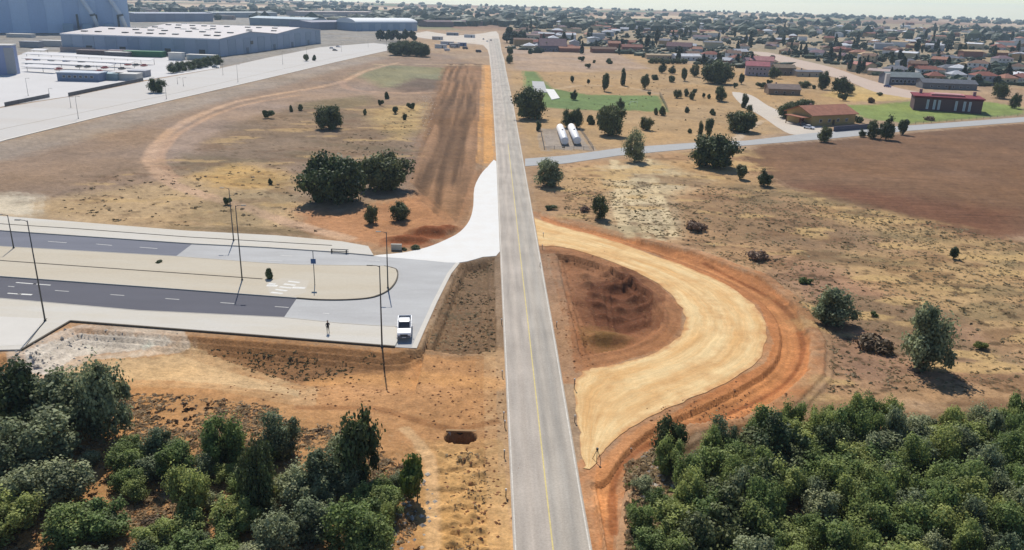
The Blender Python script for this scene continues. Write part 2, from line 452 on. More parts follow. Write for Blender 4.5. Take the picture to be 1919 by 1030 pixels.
TRACKS = [  # (line, shown tone, half width m, strength)
 ([(745, 118), (690, 132), (640, 152), (540, 172), (430, 195), (340, 230), (290, 275), (282, 305), (310, 335), (370, 362), (450, 385), (560, 420), (650, 446)], (206, 170, 138), 1.7, .9),
 ([(640, 152), (660, 166), (740, 172), (810, 172)], (196, 160, 132), 2.0, .7),
 ([(700, 122), (800, 120), (900, 122)], (205, 175, 135), 1.6, .7),
 ([(560, 178), (430, 205), (350, 240), (310, 275), (303, 305), (330, 332)], (202, 164, 132), 1.1, .8),
 ([(1040, 166), (1100, 158), (1170, 162), (1236, 176)], (205, 180, 150), 1.4, .6),
 ([(1150, 300), (1158, 350), (1160, 400), (1180, 440)], (226, 204, 162), 1.2, .85),
 ([(1215, 300), (1222, 340), (1240, 380), (1262, 440)], (226, 204, 162), .9, .8),
 ([(1170, 310), (1176, 360), (1196, 410), (1215, 446)], (226, 204, 162), .8, .7),
 ([(1200, 300), (1190, 350), (1215, 400), (1240, 450)], (214, 196, 158), 1.0, .6),
 ([(1430, 225), (1400, 240), (1380, 262)], (205, 185, 160), 1.6, .7),
 ([(1100, 790), (1250, 775), (1330, 740), (1440, 690), (1470, 620), (1440, 570)], (206, 140, 88), 1.2, .0),
 ([(1135, 960), (1132, 900), (1160, 845), (1230, 795), (1340, 755), (1450, 700), (1478, 630), (1430, 555), (1300, 492), (1120, 434)], (214, 150, 98), .8, .8),
 ([(1150, 1000), (1150, 900), (1185, 845), (1250, 806), (1370, 765), (1470, 715), (1505, 640), (1455, 560), (1320, 490)], (150, 92, 56), .35, .8),
 ([(590, 700), (700, 690), (850, 710), (930, 720)], (216, 160, 100), 1.6, .5),
 ([(560, 760), (700, 762), (780, 782), (850, 800), (930, 790)], (158, 110, 70), .5, .7),
 ([(760, 800), (800, 850), (810, 900), (812, 1030)], (222, 182, 134), .6, .8),
 ([(100, 420), (300, 436)], (150, 130, 100), .5, .0),
]

# ------------------------------------------------------------------ ground
def build_ground():
    az = np.concatenate([np.linspace(-180, -44, 30, endpoint=False), np.linspace(-44, -37, 24, endpoint=False), np.linspace(-37, 37, 640, endpoint=False), np.linspace(37, 44, 24, endpoint=False), np.linspace(44, 180, 30, endpoint=False)])
    az = np.radians(az)
    rr = [3.0]
    while rr[-1] < 38: rr.append(rr[-1] * 1.25)
    rr = rr[:-1] + [38.0]
    while rr[-1] < 4500: rr.append(rr[-1] * (1.0040 if rr[-1] < 165 else 1.0075 if rr[-1] < 420 else 1.012))
    rr = np.array(rr)
    A, R = np.meshgrid(az, rr)
    X = (np.sin(A) * R).ravel(); Y = (np.cos(A) * R).ravel()
    nA, nR = len(az), len(rr)
    D = np.hypot(X, Y)
    # height -------------------------------------------------------
    flat = np.full(X.shape, 20.0)
    for o in FLAT: flat = np.minimum(flat, sdf(X, Y, P2(o), 20))
    wob = (fbm(X * .35, Y * .35, 3) - .5) * 2.2 + (fbm(X * 1.4, Y * 1.4, 5, 3) - .5) * .9
    rollh = (fbm(X * .02, Y * .02, 11) - .5) * 1.6 + (fbm(X * .3, Y * .3, 12) - .5) * .35 + (fbm(X * 1.2, Y * 1.2, 13, 2) - .5) * .12
    Z = rollh * sstep(.4, 9, flat) * sstep(20000, 1500, D)
    # colour -------------------------------------------------------
    C = np.tile(np.array(alb(178, 150, 120)), (X.size, 1))
    far_n = vnoise(X * .0055 + 3, Y * .0028, 21)
    fields = np.array([alb(200, 172, 140), alb(176, 146, 120), alb(120, 128, 92), alb(212, 190, 158), alb(150, 120, 98)])
    cell = (np.floor(X / 210 + vnoise(X * .002, Y * .002, 4) * 2) * 7 + np.floor(Y / 330 + vnoise(X * .002, Y * .002, 8) * 2) * 13).astype(int) % 5
    f = sstep(1050, 1300, D)[:, None]
    C = C * (1 - f) + fields[cell] * f
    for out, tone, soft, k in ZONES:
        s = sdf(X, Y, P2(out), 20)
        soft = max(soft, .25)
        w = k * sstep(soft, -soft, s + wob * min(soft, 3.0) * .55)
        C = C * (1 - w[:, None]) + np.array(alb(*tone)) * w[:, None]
    for line, tone, hw, k in TRACKS:
        if k == 0: continue
        P = smooth(P2(line), 6)
        m = (X > P[:, 0].min() - 8) & (X < P[:, 0].max() + 8) & (Y > P[:, 1].min() - 8) & (Y < P[:, 1].max() + 8)
        d = seg_dist(X[m], Y[m], P, False)
        w = k * sstep(hw * 1.5, hw * .6, d + wob[m] * hw * .35)
        C[m] = C[m] * (1 - w[:, None]) + np.array(alb(*tone)) * w[:, None]
    # tone variation of soil and dry grass
    v = 1 + (fbm(X * .05, Y * .05, 31) - .5) * .38 + (fbm(X * .25, Y * .25, 32) - .5) * .42 + (fbm(X * 1.1, Y * 1.1, 33, 3) - .5) * .34
    C *= v[:, None]
    warm = (fbm(X * .04 + 50, Y * .04, 34) - .5) * .3
    C[:, 0] *= 1 + warm * .5; C[:, 2] *= 1 - warm
    hill = sstep(3, -3, sdf(X, Y, P2([(985, 314), (1240, 288), (1400, 280), (1480, 352), (1650, 396), (1919, 452), (2300, 520), (2300, 790), (1530, 790), (1533, 640), (1430, 512), (1300, 468), (1150, 428), (1001, 392)]), 20))
    hill = np.maximum(hill, sstep(3, -3, sdf(X, Y, P2([(40, 376), (300, 300), (560, 200), (800, 190), (790, 300), (560, 400), (640, 440), (320, 425)]), 20)) * .7)
    for sc1, sc2, th, tone, k, sd in ((.05, .12, .56, (108, 102, 76), .45, 61), (.11, .26, .60, (122, 90, 64), .5, 67), (.08, .2, .60, (206, 172, 118), .8, 71), (.5, .8, .66, (84, 68, 48), .8, 73)):
        w = hill * k * sstep(th, th + .1, fbm(X * sc1, Y * sc2, sd, 4))
        C = C * (1 - w[:, None]) + np.array(alb(*tone)) * w[:, None]
    # masks: R scrub, G ploughing, B bare earth
    Mk = np.zeros((X.size, 4)); Mk[:, 3] = 1
    scr = np.full(X.shape, .35)
    # ploughed field
    sp = sdf(X, Y, P2(PLOUGH), 20)
    wp = sstep(1, -1, sp); Mk[:, 1] = wp; scr *= 1 - wp
    # long strips of turned earth beside the main road
    L0 = P2([(931, 300), (914, 72)]); dv = (L0[1] - L0[0]) / np.linalg.norm(L0[1] - L0[0])
    u = (X - L0[0][0]) * dv[1] - (Y - L0[0][1]) * dv[0]
    sf = sdf(X, Y, P2(FURROW), 20); wf = sstep(1.5, -2.5, sf + wob)
    st = sstep(.34, .66, fbm(u * .5, (X * dv[0] + Y * dv[1]) * .012, 41, 3)) * .55 + .22; st2 = np.sin(u * 1.5 + 3 * vnoise(X * .03, Y * .03, 9))
    C *= (1 + wf * ((st - .5) * 1.25 + st2 * .10))[:, None]
    Z += wf * ((st - .5) * .9 + st2 * .1)
    # rings of graded earth round the bend
    dg = sdf(X, Y, smooth(P2(GRAV), 4, True), 20)
    sb = sdf(X, Y, P2(BAND), 20); wb = sstep(.8, -.8, sb)
    rg = fbm(dg * .6 + vnoise(X * .15, Y * .15, 90) * .5, (X + Y) * .03, 43, 3)
    C *= (1 + wb * (rg - .5) * .6)[:, None]
    Z += wb * (rg - .5) * .3
    outer = wb * sstep(.7, 2.6, dg)
    Z -= outer * .75 * sstep(7, 2, dg)
    Z += .55 * np.exp(-((sb - .2) / .9) ** 2) * sstep(1.5, 4, dg) * (Y < 150)
    # hollow inside the bend with heaps
    si = sdf(X, Y, P2(ISLAND), 20); wi = sstep(.4, -3.4, si)
    Z -= wi * 1.1
    pit = sdf(X, Y, P2([(1120, 520), (1190, 520), (1232, 560), (1228, 598), (1180, 612), (1130, 600)]), 10)
    Z -= sstep(.8, -2.4, pit) * 1.0
    r = random.Random(3)
    ci = G(1145, 545)
    for i in range(5):
        for j in range(3):
            mx = G(1100 + j * 38 + i * 7, 506 + i * 17)
            dx = X - mx.x - r.uniform(-.7, .7); dy = Y - mx.y - r.uniform(-.4, .4)
            Z += r.uniform(.6, .95) * np.exp(-((dx / 1.15) ** 2 + (dy / .8) ** 2))
    for (ax, ay, rx, ry, h) in ((1140, 622, 3.2, 1.8, 1.5), (1200, 585, 2.0, 1.6, .8), (1090, 545, 2.2, 2.2, .5)):
        q = G(ax, ay); dx = X - q.x; dy = Y - q.y
        Z += h * np.exp(-((dx / rx) ** 2 + (dy / ry) ** 2) ** 1.3)
    # rim of the hollow
    Z += .5 * np.exp(-((si + 1.0) / .7) ** 2) * (Y < 160)
    # spoil heap beside the white concrete
    for (ax, ay, rx, ry, h) in ((815, 436, 5.5, 1.8, 1.3), (765, 450, 4.5, 1.4, 1.0), (845, 430, 3, 1.3, .9), (785, 158, 8, 4, 1.6), (820, 155, 6, 4, 1.2), (875, 122, 2.5, 2, 1.6)):
        q = G(ax, ay); dx = X - q.x; dy = Y - q.y
        Z += h * np.exp(-((dx / rx) ** 2 + (dy / ry) ** 2) ** 1.4) * (.8 + .5 * fbm(X * .8, Y * .8, 51, 3))
    # banks falling away below the avenue and below the main road
    sl = sdf(X, Y, P2(SIDE_LO), 20)
    below = sstep(0.1, 4.5, sl) * sstep(15, 7, sl) * (Y < 112) * (X < G(770, 650).x + 2)
    Z -= below * 1.3
    se = sdf(X, Y, P2([(852, 492), (936, 475), (946, 662), (860, 668), (778, 656)]), 20)
    Z -= sstep(.3, -2.5, se) * 1.4
    # culvert mouth, shade of the hole painted into the soil colour
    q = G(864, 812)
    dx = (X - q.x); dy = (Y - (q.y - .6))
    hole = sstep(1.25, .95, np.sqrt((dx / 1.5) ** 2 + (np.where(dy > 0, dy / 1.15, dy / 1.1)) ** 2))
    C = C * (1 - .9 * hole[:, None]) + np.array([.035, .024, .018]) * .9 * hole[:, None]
    Z -= 3.4 * sstep(1.2, .9, np.sqrt((dx / 1.5) ** 2 + (np.where(dy > 0, dy / 1.15, dy / 1.1)) ** 2))
    # diggings beside the road, lower left
    dgn = sdf(X, Y, P2([(800, 830), (925, 830), (945, 1100), (800, 1100)]), 20)
    Z += sstep(1, -2, dgn) * (fbm(X * .9, Y * 1.6, 61) - .5) * 1.2
    pad = sstep(1.3, .12, flat)
    Z = Z * (1 - pad) - .06 * pad
    # scrub density
    def zone(px, val, soft=2.5):
        nonlocal scr
        w = sstep(soft, -soft, sdf(X, Y, P2(px), 20) + wob); scr = scr * (1 - w) + val * w
    zone([(1040, 340), (1480, 352), (1919, 452), (2300, 520), (2300, 800), (1530, 760), (1530, 640), (1430, 520), (1300, 474), (1150, 434)], .44)
    zone([(852, 492), (936, 475), (946, 662), (860, 668), (778, 656)], .9)
    zone([(-600, 720), (480, 735), (700, 790), (790, 900), (800, 1500), (-600, 1500)], .75)
    zone([(1165, 850), (2300, 760), (2300, 1500), (1165, 1500)], .8)
    zone([(800, 830), (925, 830), (945, 1100), (800, 1100)], .55)
    zone([(-300, 640), (40, 656), (480, 640), (575, 752), (150, 715), (-300, 700)], .12)
    zone([(985, 296), (945, 100), (1430, 128), (1500, 245)], .5)
    scr *= (1 - wb * .75) * (1 - wf * .7)
    Mk[:, 0] = scr
    # keep the colours physical
    C = np.clip(C, .01, .62)
    ids = np.arange(nA * nR).reshape(nR, nA)
    nxt = np.roll(ids, -1, axis=1)
    q = np.stack([ids[:-1], nxt[:-1], nxt[1:], ids[1:]], -1).reshape(-1, 4)
    q = q[:, ::-1]
    me = bpy.data.meshes.new('ground')
    me.vertices.add(nA * nR + 1)
    co = np.stack([X, Y, Z], -1)
    co = np.vstack([co, [[0, 0, 0]]])
    me.vertices.foreach_set('co', co.ravel())
    tri = np.stack([np.full(nA, nA * nR), np.roll(ids[0], -1), ids[0]], -1)
    nq = len(q)
    me.loops.add(nq * 4 + nA * 3)
    me.loops.foreach_set('vertex_index', np.concatenate([q.ravel(), tri.ravel()]).astype(np.int32))
    me.polygons.add(nq + nA)
    me.polygons.foreach_set('loop_start', np.concatenate([np.arange(nq) * 4, nq * 4 + np.arange(nA) * 3]).astype(np.int32))
    me.update(calc_edges=True)
    ca = me.color_attributes.new('soil', 'FLOAT_COLOR', 'POINT')
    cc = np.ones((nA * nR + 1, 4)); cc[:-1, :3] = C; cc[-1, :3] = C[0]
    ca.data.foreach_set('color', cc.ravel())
    cm = me.color_attributes.new('cover', 'FLOAT_COLOR', 'POINT')
    mm = np.vstack([Mk, Mk[:1]]); cm.data.foreach_set('color', mm.ravel())
    me.polygons.foreach_set('use_smooth', np.ones(nq + nA, bool))
    me.update(); me.validate()
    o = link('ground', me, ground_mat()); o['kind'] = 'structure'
    return az, rr, Z.reshape(nR, nA)

def ground_mat():
    m, nt, bs = new_mat('soil_and_dry_grass')
    N = nt.nodes.new; L = nt.links.new
    tc = N('ShaderNodeTexCoord')
    at = N('ShaderNodeAttribute'); at.attribute_name = 'soil'
    ac = N('ShaderNodeAttribute'); ac.attribute_name = 'cover'
    sx = N('ShaderNodeSeparateColor'); L(ac.outputs['Color'], sx.inputs[0])
    def noise(scale, det=5, rghn=.6, vec=None):
        n = N('ShaderNodeTexNoise'); n.inputs['Scale'].default_value = scale; n.inputs['Detail'].default_value = det; n.inputs['Roughness'].default_value = rghn
        L(vec or tc.outputs['Object'], n.inputs['Vector']); return n.outputs[0]
    def mr(x, a, b, c, d):
        r = N('ShaderNodeMapRange'); L(x, r.inputs[0])
        for i, v in enumerate((a, b, c, d)): r.inputs[i + 1].default_value = v
        return r.outputs[0]
    def math_(op, a, b):
        r = N('ShaderNodeMath'); r.operation = op
        for i, v in enumerate((a, b)):
            if isinstance(v, (int, float)): r.inputs[i].default_value = v
            else: L(v, r.inputs[i])
        return r.outputs[0]
    def scale(c, f):
        v = N('ShaderNodeVectorMath'); v.operation = 'SCALE'; L(c, v.inputs[0]); L(f, v.inputs['Scale']); return v.outputs[0]
    n1 = noise(.8, 6, .7); n2 = noise(3.2, 4, .7); n3 = noise(.12, 5, .6)
    c = scale(at.outputs['Color'], mr(n1, .28, .72, .78, 1.22))
    c = scale(c, mr(n2, .25, .75, .82, 1.18))
    # scrub and dry tufts
    thr = math_('SUBTRACT', .86, math_('MULTIPLY', sx.outputs[0], .36))
    spots = math_('ADD', math_('MULTIPLY', noise(1.5, 3, .55), .62), math_('MULTIPLY', n3, .38))
    tf = math_('SUBTRACT', spots, thr)
    tf = mr(tf, 0.0, .07, 0, .75)
    mx = N('ShaderNodeMix'); mx.data_type = 'RGBA'; L(tf, mx.inputs[0]); L(c, mx.inputs[6])
    mx.inputs[7].default_value = (.10, .082, .048, 1)
    c = mx.outputs[2]
    # pale straw
    st = mr(noise(2.1, 4, .7), .56, .7, 0, .55)
    st = math_('MULTIPLY', st, math_('MULTIPLY', sx.outputs[0], 1.1))
    mx2 = N('ShaderNodeMix'); mx2.data_type = 'RGBA'; L(st, mx2.inputs[0]); L(c, mx2.inputs[6]); mx2.inputs[7].default_value = (.42, .32, .19, 1)
    c = mx2.outputs[2]
    # plough lines
    mp = N('ShaderNodeMapping'); mp.inputs['Rotation'].default_value = (0, 0, math.radians(-14)); mp.inputs['Scale'].default_value = (.05, 1, 1)
    L(tc.outputs['Object'], mp.inputs[0])
    pl = noise(.75, 4, .7, mp.outputs[0])
    wv = N('ShaderNodeTexWave'); wv.bands_direction = 'Y'; wv.inputs['Scale'].default_value = .42; wv.inputs['Distortion'].default_value = 1.4; wv.inputs['Detail'].default_value = 2
    mp2 = N('ShaderNodeMapping'); mp2.inputs['Rotation'].default_value = (0, 0, math.radians(-14)); L(tc.outputs['Object'], mp2.inputs[0]); L(mp2.outputs[0], wv.inputs['Vector'])
    pf = math_('ADD', mr(pl, .3, .7, -.2, .2), mr(wv.outputs['Fac'], 0, 1, -.05, .05))
    pf = math_('ADD', math_('MULTIPLY', pf, sx.outputs[1]), 1.0)
    c = scale(c, pf)
    L(c, bs.inputs['Base Color'])
    bs.inputs['Roughness'].default_value = .95; bs.inputs['Specular IOR Level'].default_value = .1
    b = N('ShaderNodeBump'); b.inputs['Strength'].default_value = .55; b.inputs['Distance'].default_value = .22
    L(math_('ADD', math_('ADD', n1, math_('MULTIPLY', n2, .5)), math_('MULTIPLY', tf, .7)), b.inputs['Height'])
    L(b.outputs[0], bs.inputs['Normal'])
    return m

AZ, RR, ZG = build_ground()
def gz(x, y):
    a = math.atan2(x, y); r = max(math.hypot(x, y), RR[0])
    i = min(max(int(np.searchsorted(RR, r)) - 1, 0), len(RR) - 2)
    j = min(max(int(np.searchsorted(AZ, a)) - 1, 0), len(AZ) - 2)
    t = (r - RR[i]) / (RR[i + 1] - RR[i]); s = (a - AZ[j]) / (AZ[j + 1] - AZ[j])
    t = min(max(t, 0), 1); s = min(max(s, 0), 1)
    return float((ZG[i, j] * (1 - s) + ZG[i, j + 1] * s) * (1 - t) + (ZG[i + 1, j] * (1 - s) + ZG[i + 1, j + 1] * s) * t)

# haze: one closed box of pale air
hz_m = bpy.data.materials.new('haze'); hz_m.use_nodes = True
nt = hz_m.node_tree; nt.nodes.remove(nt.nodes['Principled BSDF'])
pv = nt.nodes.new('ShaderNodeVolumePrincipled'); pv.inputs['Color'].default_value = (.62, .81, 1, 1); pv.inputs['Density'].default_value = .0001; pv.inputs['Anisotropy'].default_value = .25
nt.links.new(pv.outputs[0], nt.nodes['Material Output'].inputs['Volume'])
hz = link('haze', box_mesh('haze', (0, 0, 34), (9600, 9600, 76)), hz_m); hz['kind'] = 'stuff'

# ------------------------------------------------------------------ made surfaces
def road_mat():
    m, nt, bs = new_mat('worn_asphalt')
    N = nt.nodes.new; L = nt.links.new
    uv = N('ShaderNodeUVMap'); uv.uv_map = 'uv'
    mp = N('ShaderNodeMapping'); mp.inputs['Scale'].default_value = (26, .22, 1); L(uv.outputs[0], mp.inputs[0])
    n = N('ShaderNodeTexNoise'); n.inputs['Scale'].default_value = .35; n.inputs['Detail'].default_value = 4; L(mp.outputs[0], n.inputs['Vector'])
    tc = N('ShaderNodeTexCoord'); n2 = N('ShaderNodeTexNoise'); n2.inputs['Scale'].default_value = 5; n2.inputs['Detail'].default_value = 5; L(tc.outputs['Object'], n2.inputs['Vector'])
    n3 = N('ShaderNodeTexNoise'); n3.inputs['Scale'].default_value = .12; n3.inputs['Detail'].default_value = 4; L(tc.outputs['Object'], n3.inputs['Vector'])
    sp = N('ShaderNodeSeparateXYZ'); L(uv.outputs[0], sp.inputs[0])
    cr = N('ShaderNodeValToRGB'); L(sp.outputs[0], cr.inputs[0])
    e = cr.color_ramp.elements
    A = alb(194, 182, 168); B = alb(182, 172, 160); D = alb(174, 167, 156); E = alb(188, 178, 164)
    e[0].position = 0; e[0].color = (*A, 1); e[1].position = 1; e[1].color = (*E, 1)
    for p, c in ((.14, B), (.26, A), (.36, B), (.49, A), (.56, D), (.66, E), (.80, D), (.9, E)):
        x = e.new(p); x.color = (*c, 1)
    src = cr.outputs[0]
    for f, a in ((n.outputs[0], .14), (n2.outputs[0], .10), (n3.outputs[0], .13)):
        r = N('ShaderNodeMapRange'); r.inputs[1].default_value = .3; r.inputs[2].default_value = .7; r.inputs[3].default_value = 1 - a; r.inputs[4].default_value = 1 + a; L(f, r.inputs[0])
        v = N('ShaderNodeVectorMath'); v.operation = 'SCALE'; L(src, v.inputs[0]); L(r.outputs[0], v.inputs['Scale']); src = v.outputs[0]
    L(src, bs.inputs['Base Color']); bs.inputs['Roughness'].default_value = .85; bs.inputs['Specular IOR Level'].default_value = .25
    return m

RL = P2(ROAD_L); RR_ = P2(ROAD_R)
def resample(P, Q, n):
    s = np.linspace(0, 1, n)
    return tuple(np.stack([np.interp(s, np.linspace(0, 1, len(A)), A[:, k]) for k in (0, 1)], -1) for A in (P, Q))
RLs, RRs = resample(RL, RR_, 90)
ribbon('main_road', RLs, RRs, .04, road_mat())
def mix(a, b, t): return a * (1 - t) + b * t
M_EDGEP = rough('worn_edge_paint', alb(222, 216, 204), var=.2, scale=1, fine=8)
ribbon('edge_line_marking', mix(RLs, RRs, .020), mix(RLs, RRs, .038), .046, M_EDGEP, .004)
ribbon('edge_line_marking', mix(RLs, RRs, .960), mix(RLs, RRs, .980), .046, M_EDGEP, .004)
ribbon('centre_line_marking', mix(RLs[:62], RRs[:62], .493), mix(RLs[:62], RRs[:62], .512), .046, M_YELP, .004)

gm_old = rough('pale_gravel_plain', alb(243, 214, 163), var=.10, scale=.09, fine=4, col2=alb(229, 185, 128), bump=.5)
def gravel_mat():
    m, nt, bs = new_mat('pale_gravel')
    N = nt.nodes.new; L = nt.links.new
    uv = N('ShaderNodeUVMap'); uv.uv_map = 'uv'; tc = N('ShaderNodeTexCoord')
    mp = N('ShaderNodeMapping'); mp.inputs['Scale'].default_value = (9, .10, 1); L(uv.outputs[0], mp.inputs[0])
    mp2 = N('ShaderNodeMapping'); mp2.inputs['Scale'].default_value = (40, .2, 1); L(uv.outputs[0], mp2.inputs[0])
    def nz(v, sc, d=5):
        n = N('ShaderNodeTexNoise'); n.inputs['Scale'].default_value = sc; n.inputs['Detail'].default_value = d; n.inputs['Roughness'].default_value = .65; L(v, n.inputs['Vector']); return n.outputs[0]
    def rg(f, a, b, c, d):
        x = N('ShaderNodeMapRange'); x.inputs[1].default_value = a; x.inputs[2].default_value = b; x.inputs[3].default_value = c; x.inputs[4].default_value = d; L(f, x.inputs[0]); return x.outputs[0]
    mx = N('ShaderNodeMix'); mx.data_type = 'RGBA'; L(rg(nz(mp.outputs[0], .5), .4, .62, 0, 1), mx.inputs[0])
    mx.inputs[6].default_value = (*alb(243, 212, 158), 1); mx.inputs[7].default_value = (*alb(230, 184, 124), 1)
    mz = N('ShaderNodeMix'); mz.data_type = 'RGBA'; L(rg(nz(tc.outputs['Object'], .14, 6), .50, .66, 0, .7), mz.inputs[0]); L(mx.outputs[2], mz.inputs[6]); mz.inputs[7].default_value = (*alb(216, 168, 112), 1)
    src = mz.outputs[2]; fine = nz(tc.outputs['Object'], 3.5, 5)
    for f, a in ((nz(mp2.outputs[0], .5, 3), .10), (fine, .10), (nz(tc.outputs['Object'], .6, 4), .08)):
        v = N('ShaderNodeVectorMath'); v.operation = 'SCALE'; L(src, v.inputs[0]); L(rg(f, .3, .7, 1 - a, 1 + a), v.inputs['Scale']); src = v.outputs[0]
    # earth worked in along both edges
    sp = N('ShaderNodeSeparateXYZ'); L(uv.outputs[0], sp.inputs[0])
    ab = N('ShaderNodeMath'); ab.operation = 'ABSOLUTE'; sb = N('ShaderNodeMath'); sb.operation = 'SUBTRACT'; sb.inputs[1].default_value = .5; L(sp.outputs[0], sb.inputs[0]); L(sb.outputs[0], ab.inputs[0])
    ad = N('ShaderNodeMath'); ad.operation = 'ADD'; L(ab.outputs[0], ad.inputs[0]); L(rg(nz(tc.outputs['Object'], .5, 5), .3, .7, -.06, .06), ad.inputs[1])
    me_ = N('ShaderNodeMix'); me_.data_type = 'RGBA'; L(rg(ad.outputs[0], .44, .52, 0, .75), me_.inputs[0]); L(src, me_.inputs[6]); me_.inputs[7].default_value = (*alb(206, 148, 98), 1)
    L(me_.outputs[2], bs.inputs['Base Color']); bs.inputs['Roughness'].default_value = .95; bs.inputs['Specular IOR Level'].default_value = .1
    b = N('ShaderNodeBump'); b.inputs['Strength'].default_value = .5; b.inputs['Distance'].default_value = .08; L(fine, b.inputs['Height']); L(b.outputs[0], bs.inputs['Normal'])
    return m
gm = gravel_mat()
gp = smooth(P2(GRAV_OUT), 5); gq = smooth(P2(GRAV_IN), 5)
rj = np.random.RandomState(4)
gp += rj.normal(0, .13, gp.shape); gq += rj.normal(0, .13, gq.shape)
n_ = min(len(gp), len(gq))
gp_, gq_ = resample(gp, gq, 110)
ribbon('gravel_road', gp_, gq_, .0, gm, .9)
M_CONCW = rough('new_white_concrete', alb(246, 245, 240, 1.28), var=.045, scale=.35, fine=3, col2=alb(238, 235, 228, 1.28), bump=.15)
sheet('concrete_road', WHITE_RD, .01, M_CONCW, .3, sm=3)
M_CONCG = rough('grey_concrete', alb(192, 191, 189), var=.06, scale=.25, fine=3, col2=alb(198, 198, 196), stretch=(AVE, (.3, 1, 1)), bump=.1)
sheet('avenue_plaza', PLAZA, -.005, M_CONCG, .3)
M_ASPH = rough('fresh_asphalt', alb(104, 104, 112), var=.10, scale=.3, fine=6, stretch=(AVE, (.15, 1, 1)), bump=.2)
M_ASPH2 = rough('faded_asphalt', alb(126, 128, 138), var=.12, scale=.3, fine=6, stretch=(AVE, (.15, 1, 1)), bump=.2)
sheet('avenue_carriageway', ASPH_LO, .0, M_ASPH, .3)
sheet('avenue_carriageway', ASPH_UP, .0, M_ASPH2, .3)
M_PAVE = rough('pale_paving', alb(222, 217, 206), var=.05, scale=.25, fine=3, col2=alb(214, 206, 190), stretch=(AVE, (.2, 1, 1)), bump=.15)
def slab(name, pts, z, mat, th=.4):
    return sheet(name, pts, z, mat, th)
slab('pavement', SIDE_UP, .14, M_PAVE, .5)
slab('pavement', SIDE_LO, .14, M_PAVE, .5)
slab('median', MEDIAN, .14, rough('median_sand', alb(214, 204, 184), var=.06, scale=.2, fine=3, col2=alb(204, 192, 170), stretch=(AVE, (.2, 1, 1)), bump=.2), .5)
slab('pavement', PAD_L, .148, rough('poured_concrete', alb(226, 221, 211), var=.05, scale=.3), .02)

def kerb(pts_px, w=.16, z=.165, mat=None, name='kerb', h=.22, sm=0):
    P = P2(pts_px)
    if sm: P = smooth(P, sm)
    d = np.gradient(P, axis=0); nrm = np.stack([-d[:, 1], d[:, 0]], -1); nrm /= np.linalg.norm(nrm, axis=1)[:, None] + 1e-9
    return ribbon(name, P + nrm * w / 2, P - nrm * w / 2, z, mat or M_KERB, h)
M_KERB = rough('kerb_stone', alb(208, 202, 190), var=.08, scale=.8)
M_KERBD = rough('dark_joint', alb(112, 104, 92), var=.2, scale=.8)
kerb([(-260, 410), (10, 433), (360, 457), (500, 464), (620, 472), (700, 479)])
kerb([(-260, 444), (10, 463), (328, 481), (500, 494), (560, 497), (640, 498), (720, 499)])
kerb([(-260, 499), (10, 519), (300, 540), (556, 559)])
kerb([(556, 559), (600, 562), (650, 562), (695, 558), (722, 548), (738, 534), (745, 518), (742, 505), (720, 499)], mat=M_KERBD, sm=5, w=.2)
kerb([(-260, 540), (10, 561), (260, 583), (531, 596), (640, 607), (700, 611), (758, 614)])
# low dark edging strips let into the pavements
kerb([(-260, 399), (10, 421), (150, 430), (350, 445), (520, 455), (622, 461)], w=.18, z=.20, mat=M_KERBD, name='pavement_edging')
kerb([(-260, 468), (10, 490), (150, 500), (350, 514), (492, 524)], w=.18, z=.20, mat=M_KERBD, name='pavement_edging')
kerb([(132, 602), (300, 615), (480, 629), (690, 646), (740, 650)], w=.25, z=.17, mat=M_KERBD, name='pavement_edging', h=1.0)
kerb([(132, 602), (40, 656)], w=.25, z=.17, mat=M_KERBD, name='pavement_edging', h=1.0)
kerb([(88, 598), (47, 652)], w=.12, z=.165, mat=M_KERBD, name='pavement_edging')
kerb([(858, 492), (842, 512), (815, 565), (790, 620), (776, 652)], w=.7, z=.02, mat=rough('kerb_pale', alb(222, 216, 204), var=.06), name='kerb')

def dash(a, b, w=.14, z=.006, mat=None):
    A, B = P2([a])[0], P2([b])[0]
    d = (B - A) / np.linalg.norm(B - A); n = np.array([-d[1], d[0]]) * w / 2
    vs = [(*(A + n), z), (*(A - n), z), (*(B - n), z), (*(B + n), z)]
    me = bpy.data.meshes.new('lane_marking'); me.from_pydata(vs, [], [(0, 1, 2, 3)])
    o = link('lane_marking', me, mat or M_WHITEP); o['kind'] = 'structure'
for x0 in (103, 207, 310, 413, 515):
    y0 = 544 + (x0 - 103) * .073
    dash((x0, y0), (x0 + 26, y0 + 1.8))
for x0, y0 in ((15, 536), (605, 586.5)): dash((x0, y0), (x0 + 12, y0 + 1))
for (a, b) in (((30, 529), (68, 532)), ((62, 531.5), (95, 534)), ((14, 549), (40, 551))): dash(a, b, .28)
for (a, b) in (((33, 550.5), (60, 552)),): dash(a, b, .45)
for (a, b) in (((90, 452), (125, 454.5)), ((180, 457), (210, 459.5)), ((262, 463), (295, 465.5)), ((500, 487.5), (530, 489)), ((525, 478), (548, 479.5)), ((690, 487), (712, 488))): dash(a, b, .16, .01)
# zebra stripes on the path across the median
M_PADW = rough('crossing_slab', alb(212, 203, 186), var=.05)
sheet('pavement', [(500, 530), (528, 522), (580, 526), (572, 550), (545, 557.5), (505, 552)], .146, M_PADW, .02)
for k in range(5):
    dash((508 + k * 8, 549 - k * 5.2), (530 + k * 8, 551.5 - k * 5.2), .55, .151)
for (a, b) in (((500, 536), (520, 537)), ((548, 540), (572, 541)), ((503, 533), (516, 534))): dash(a, b, .8, .151)

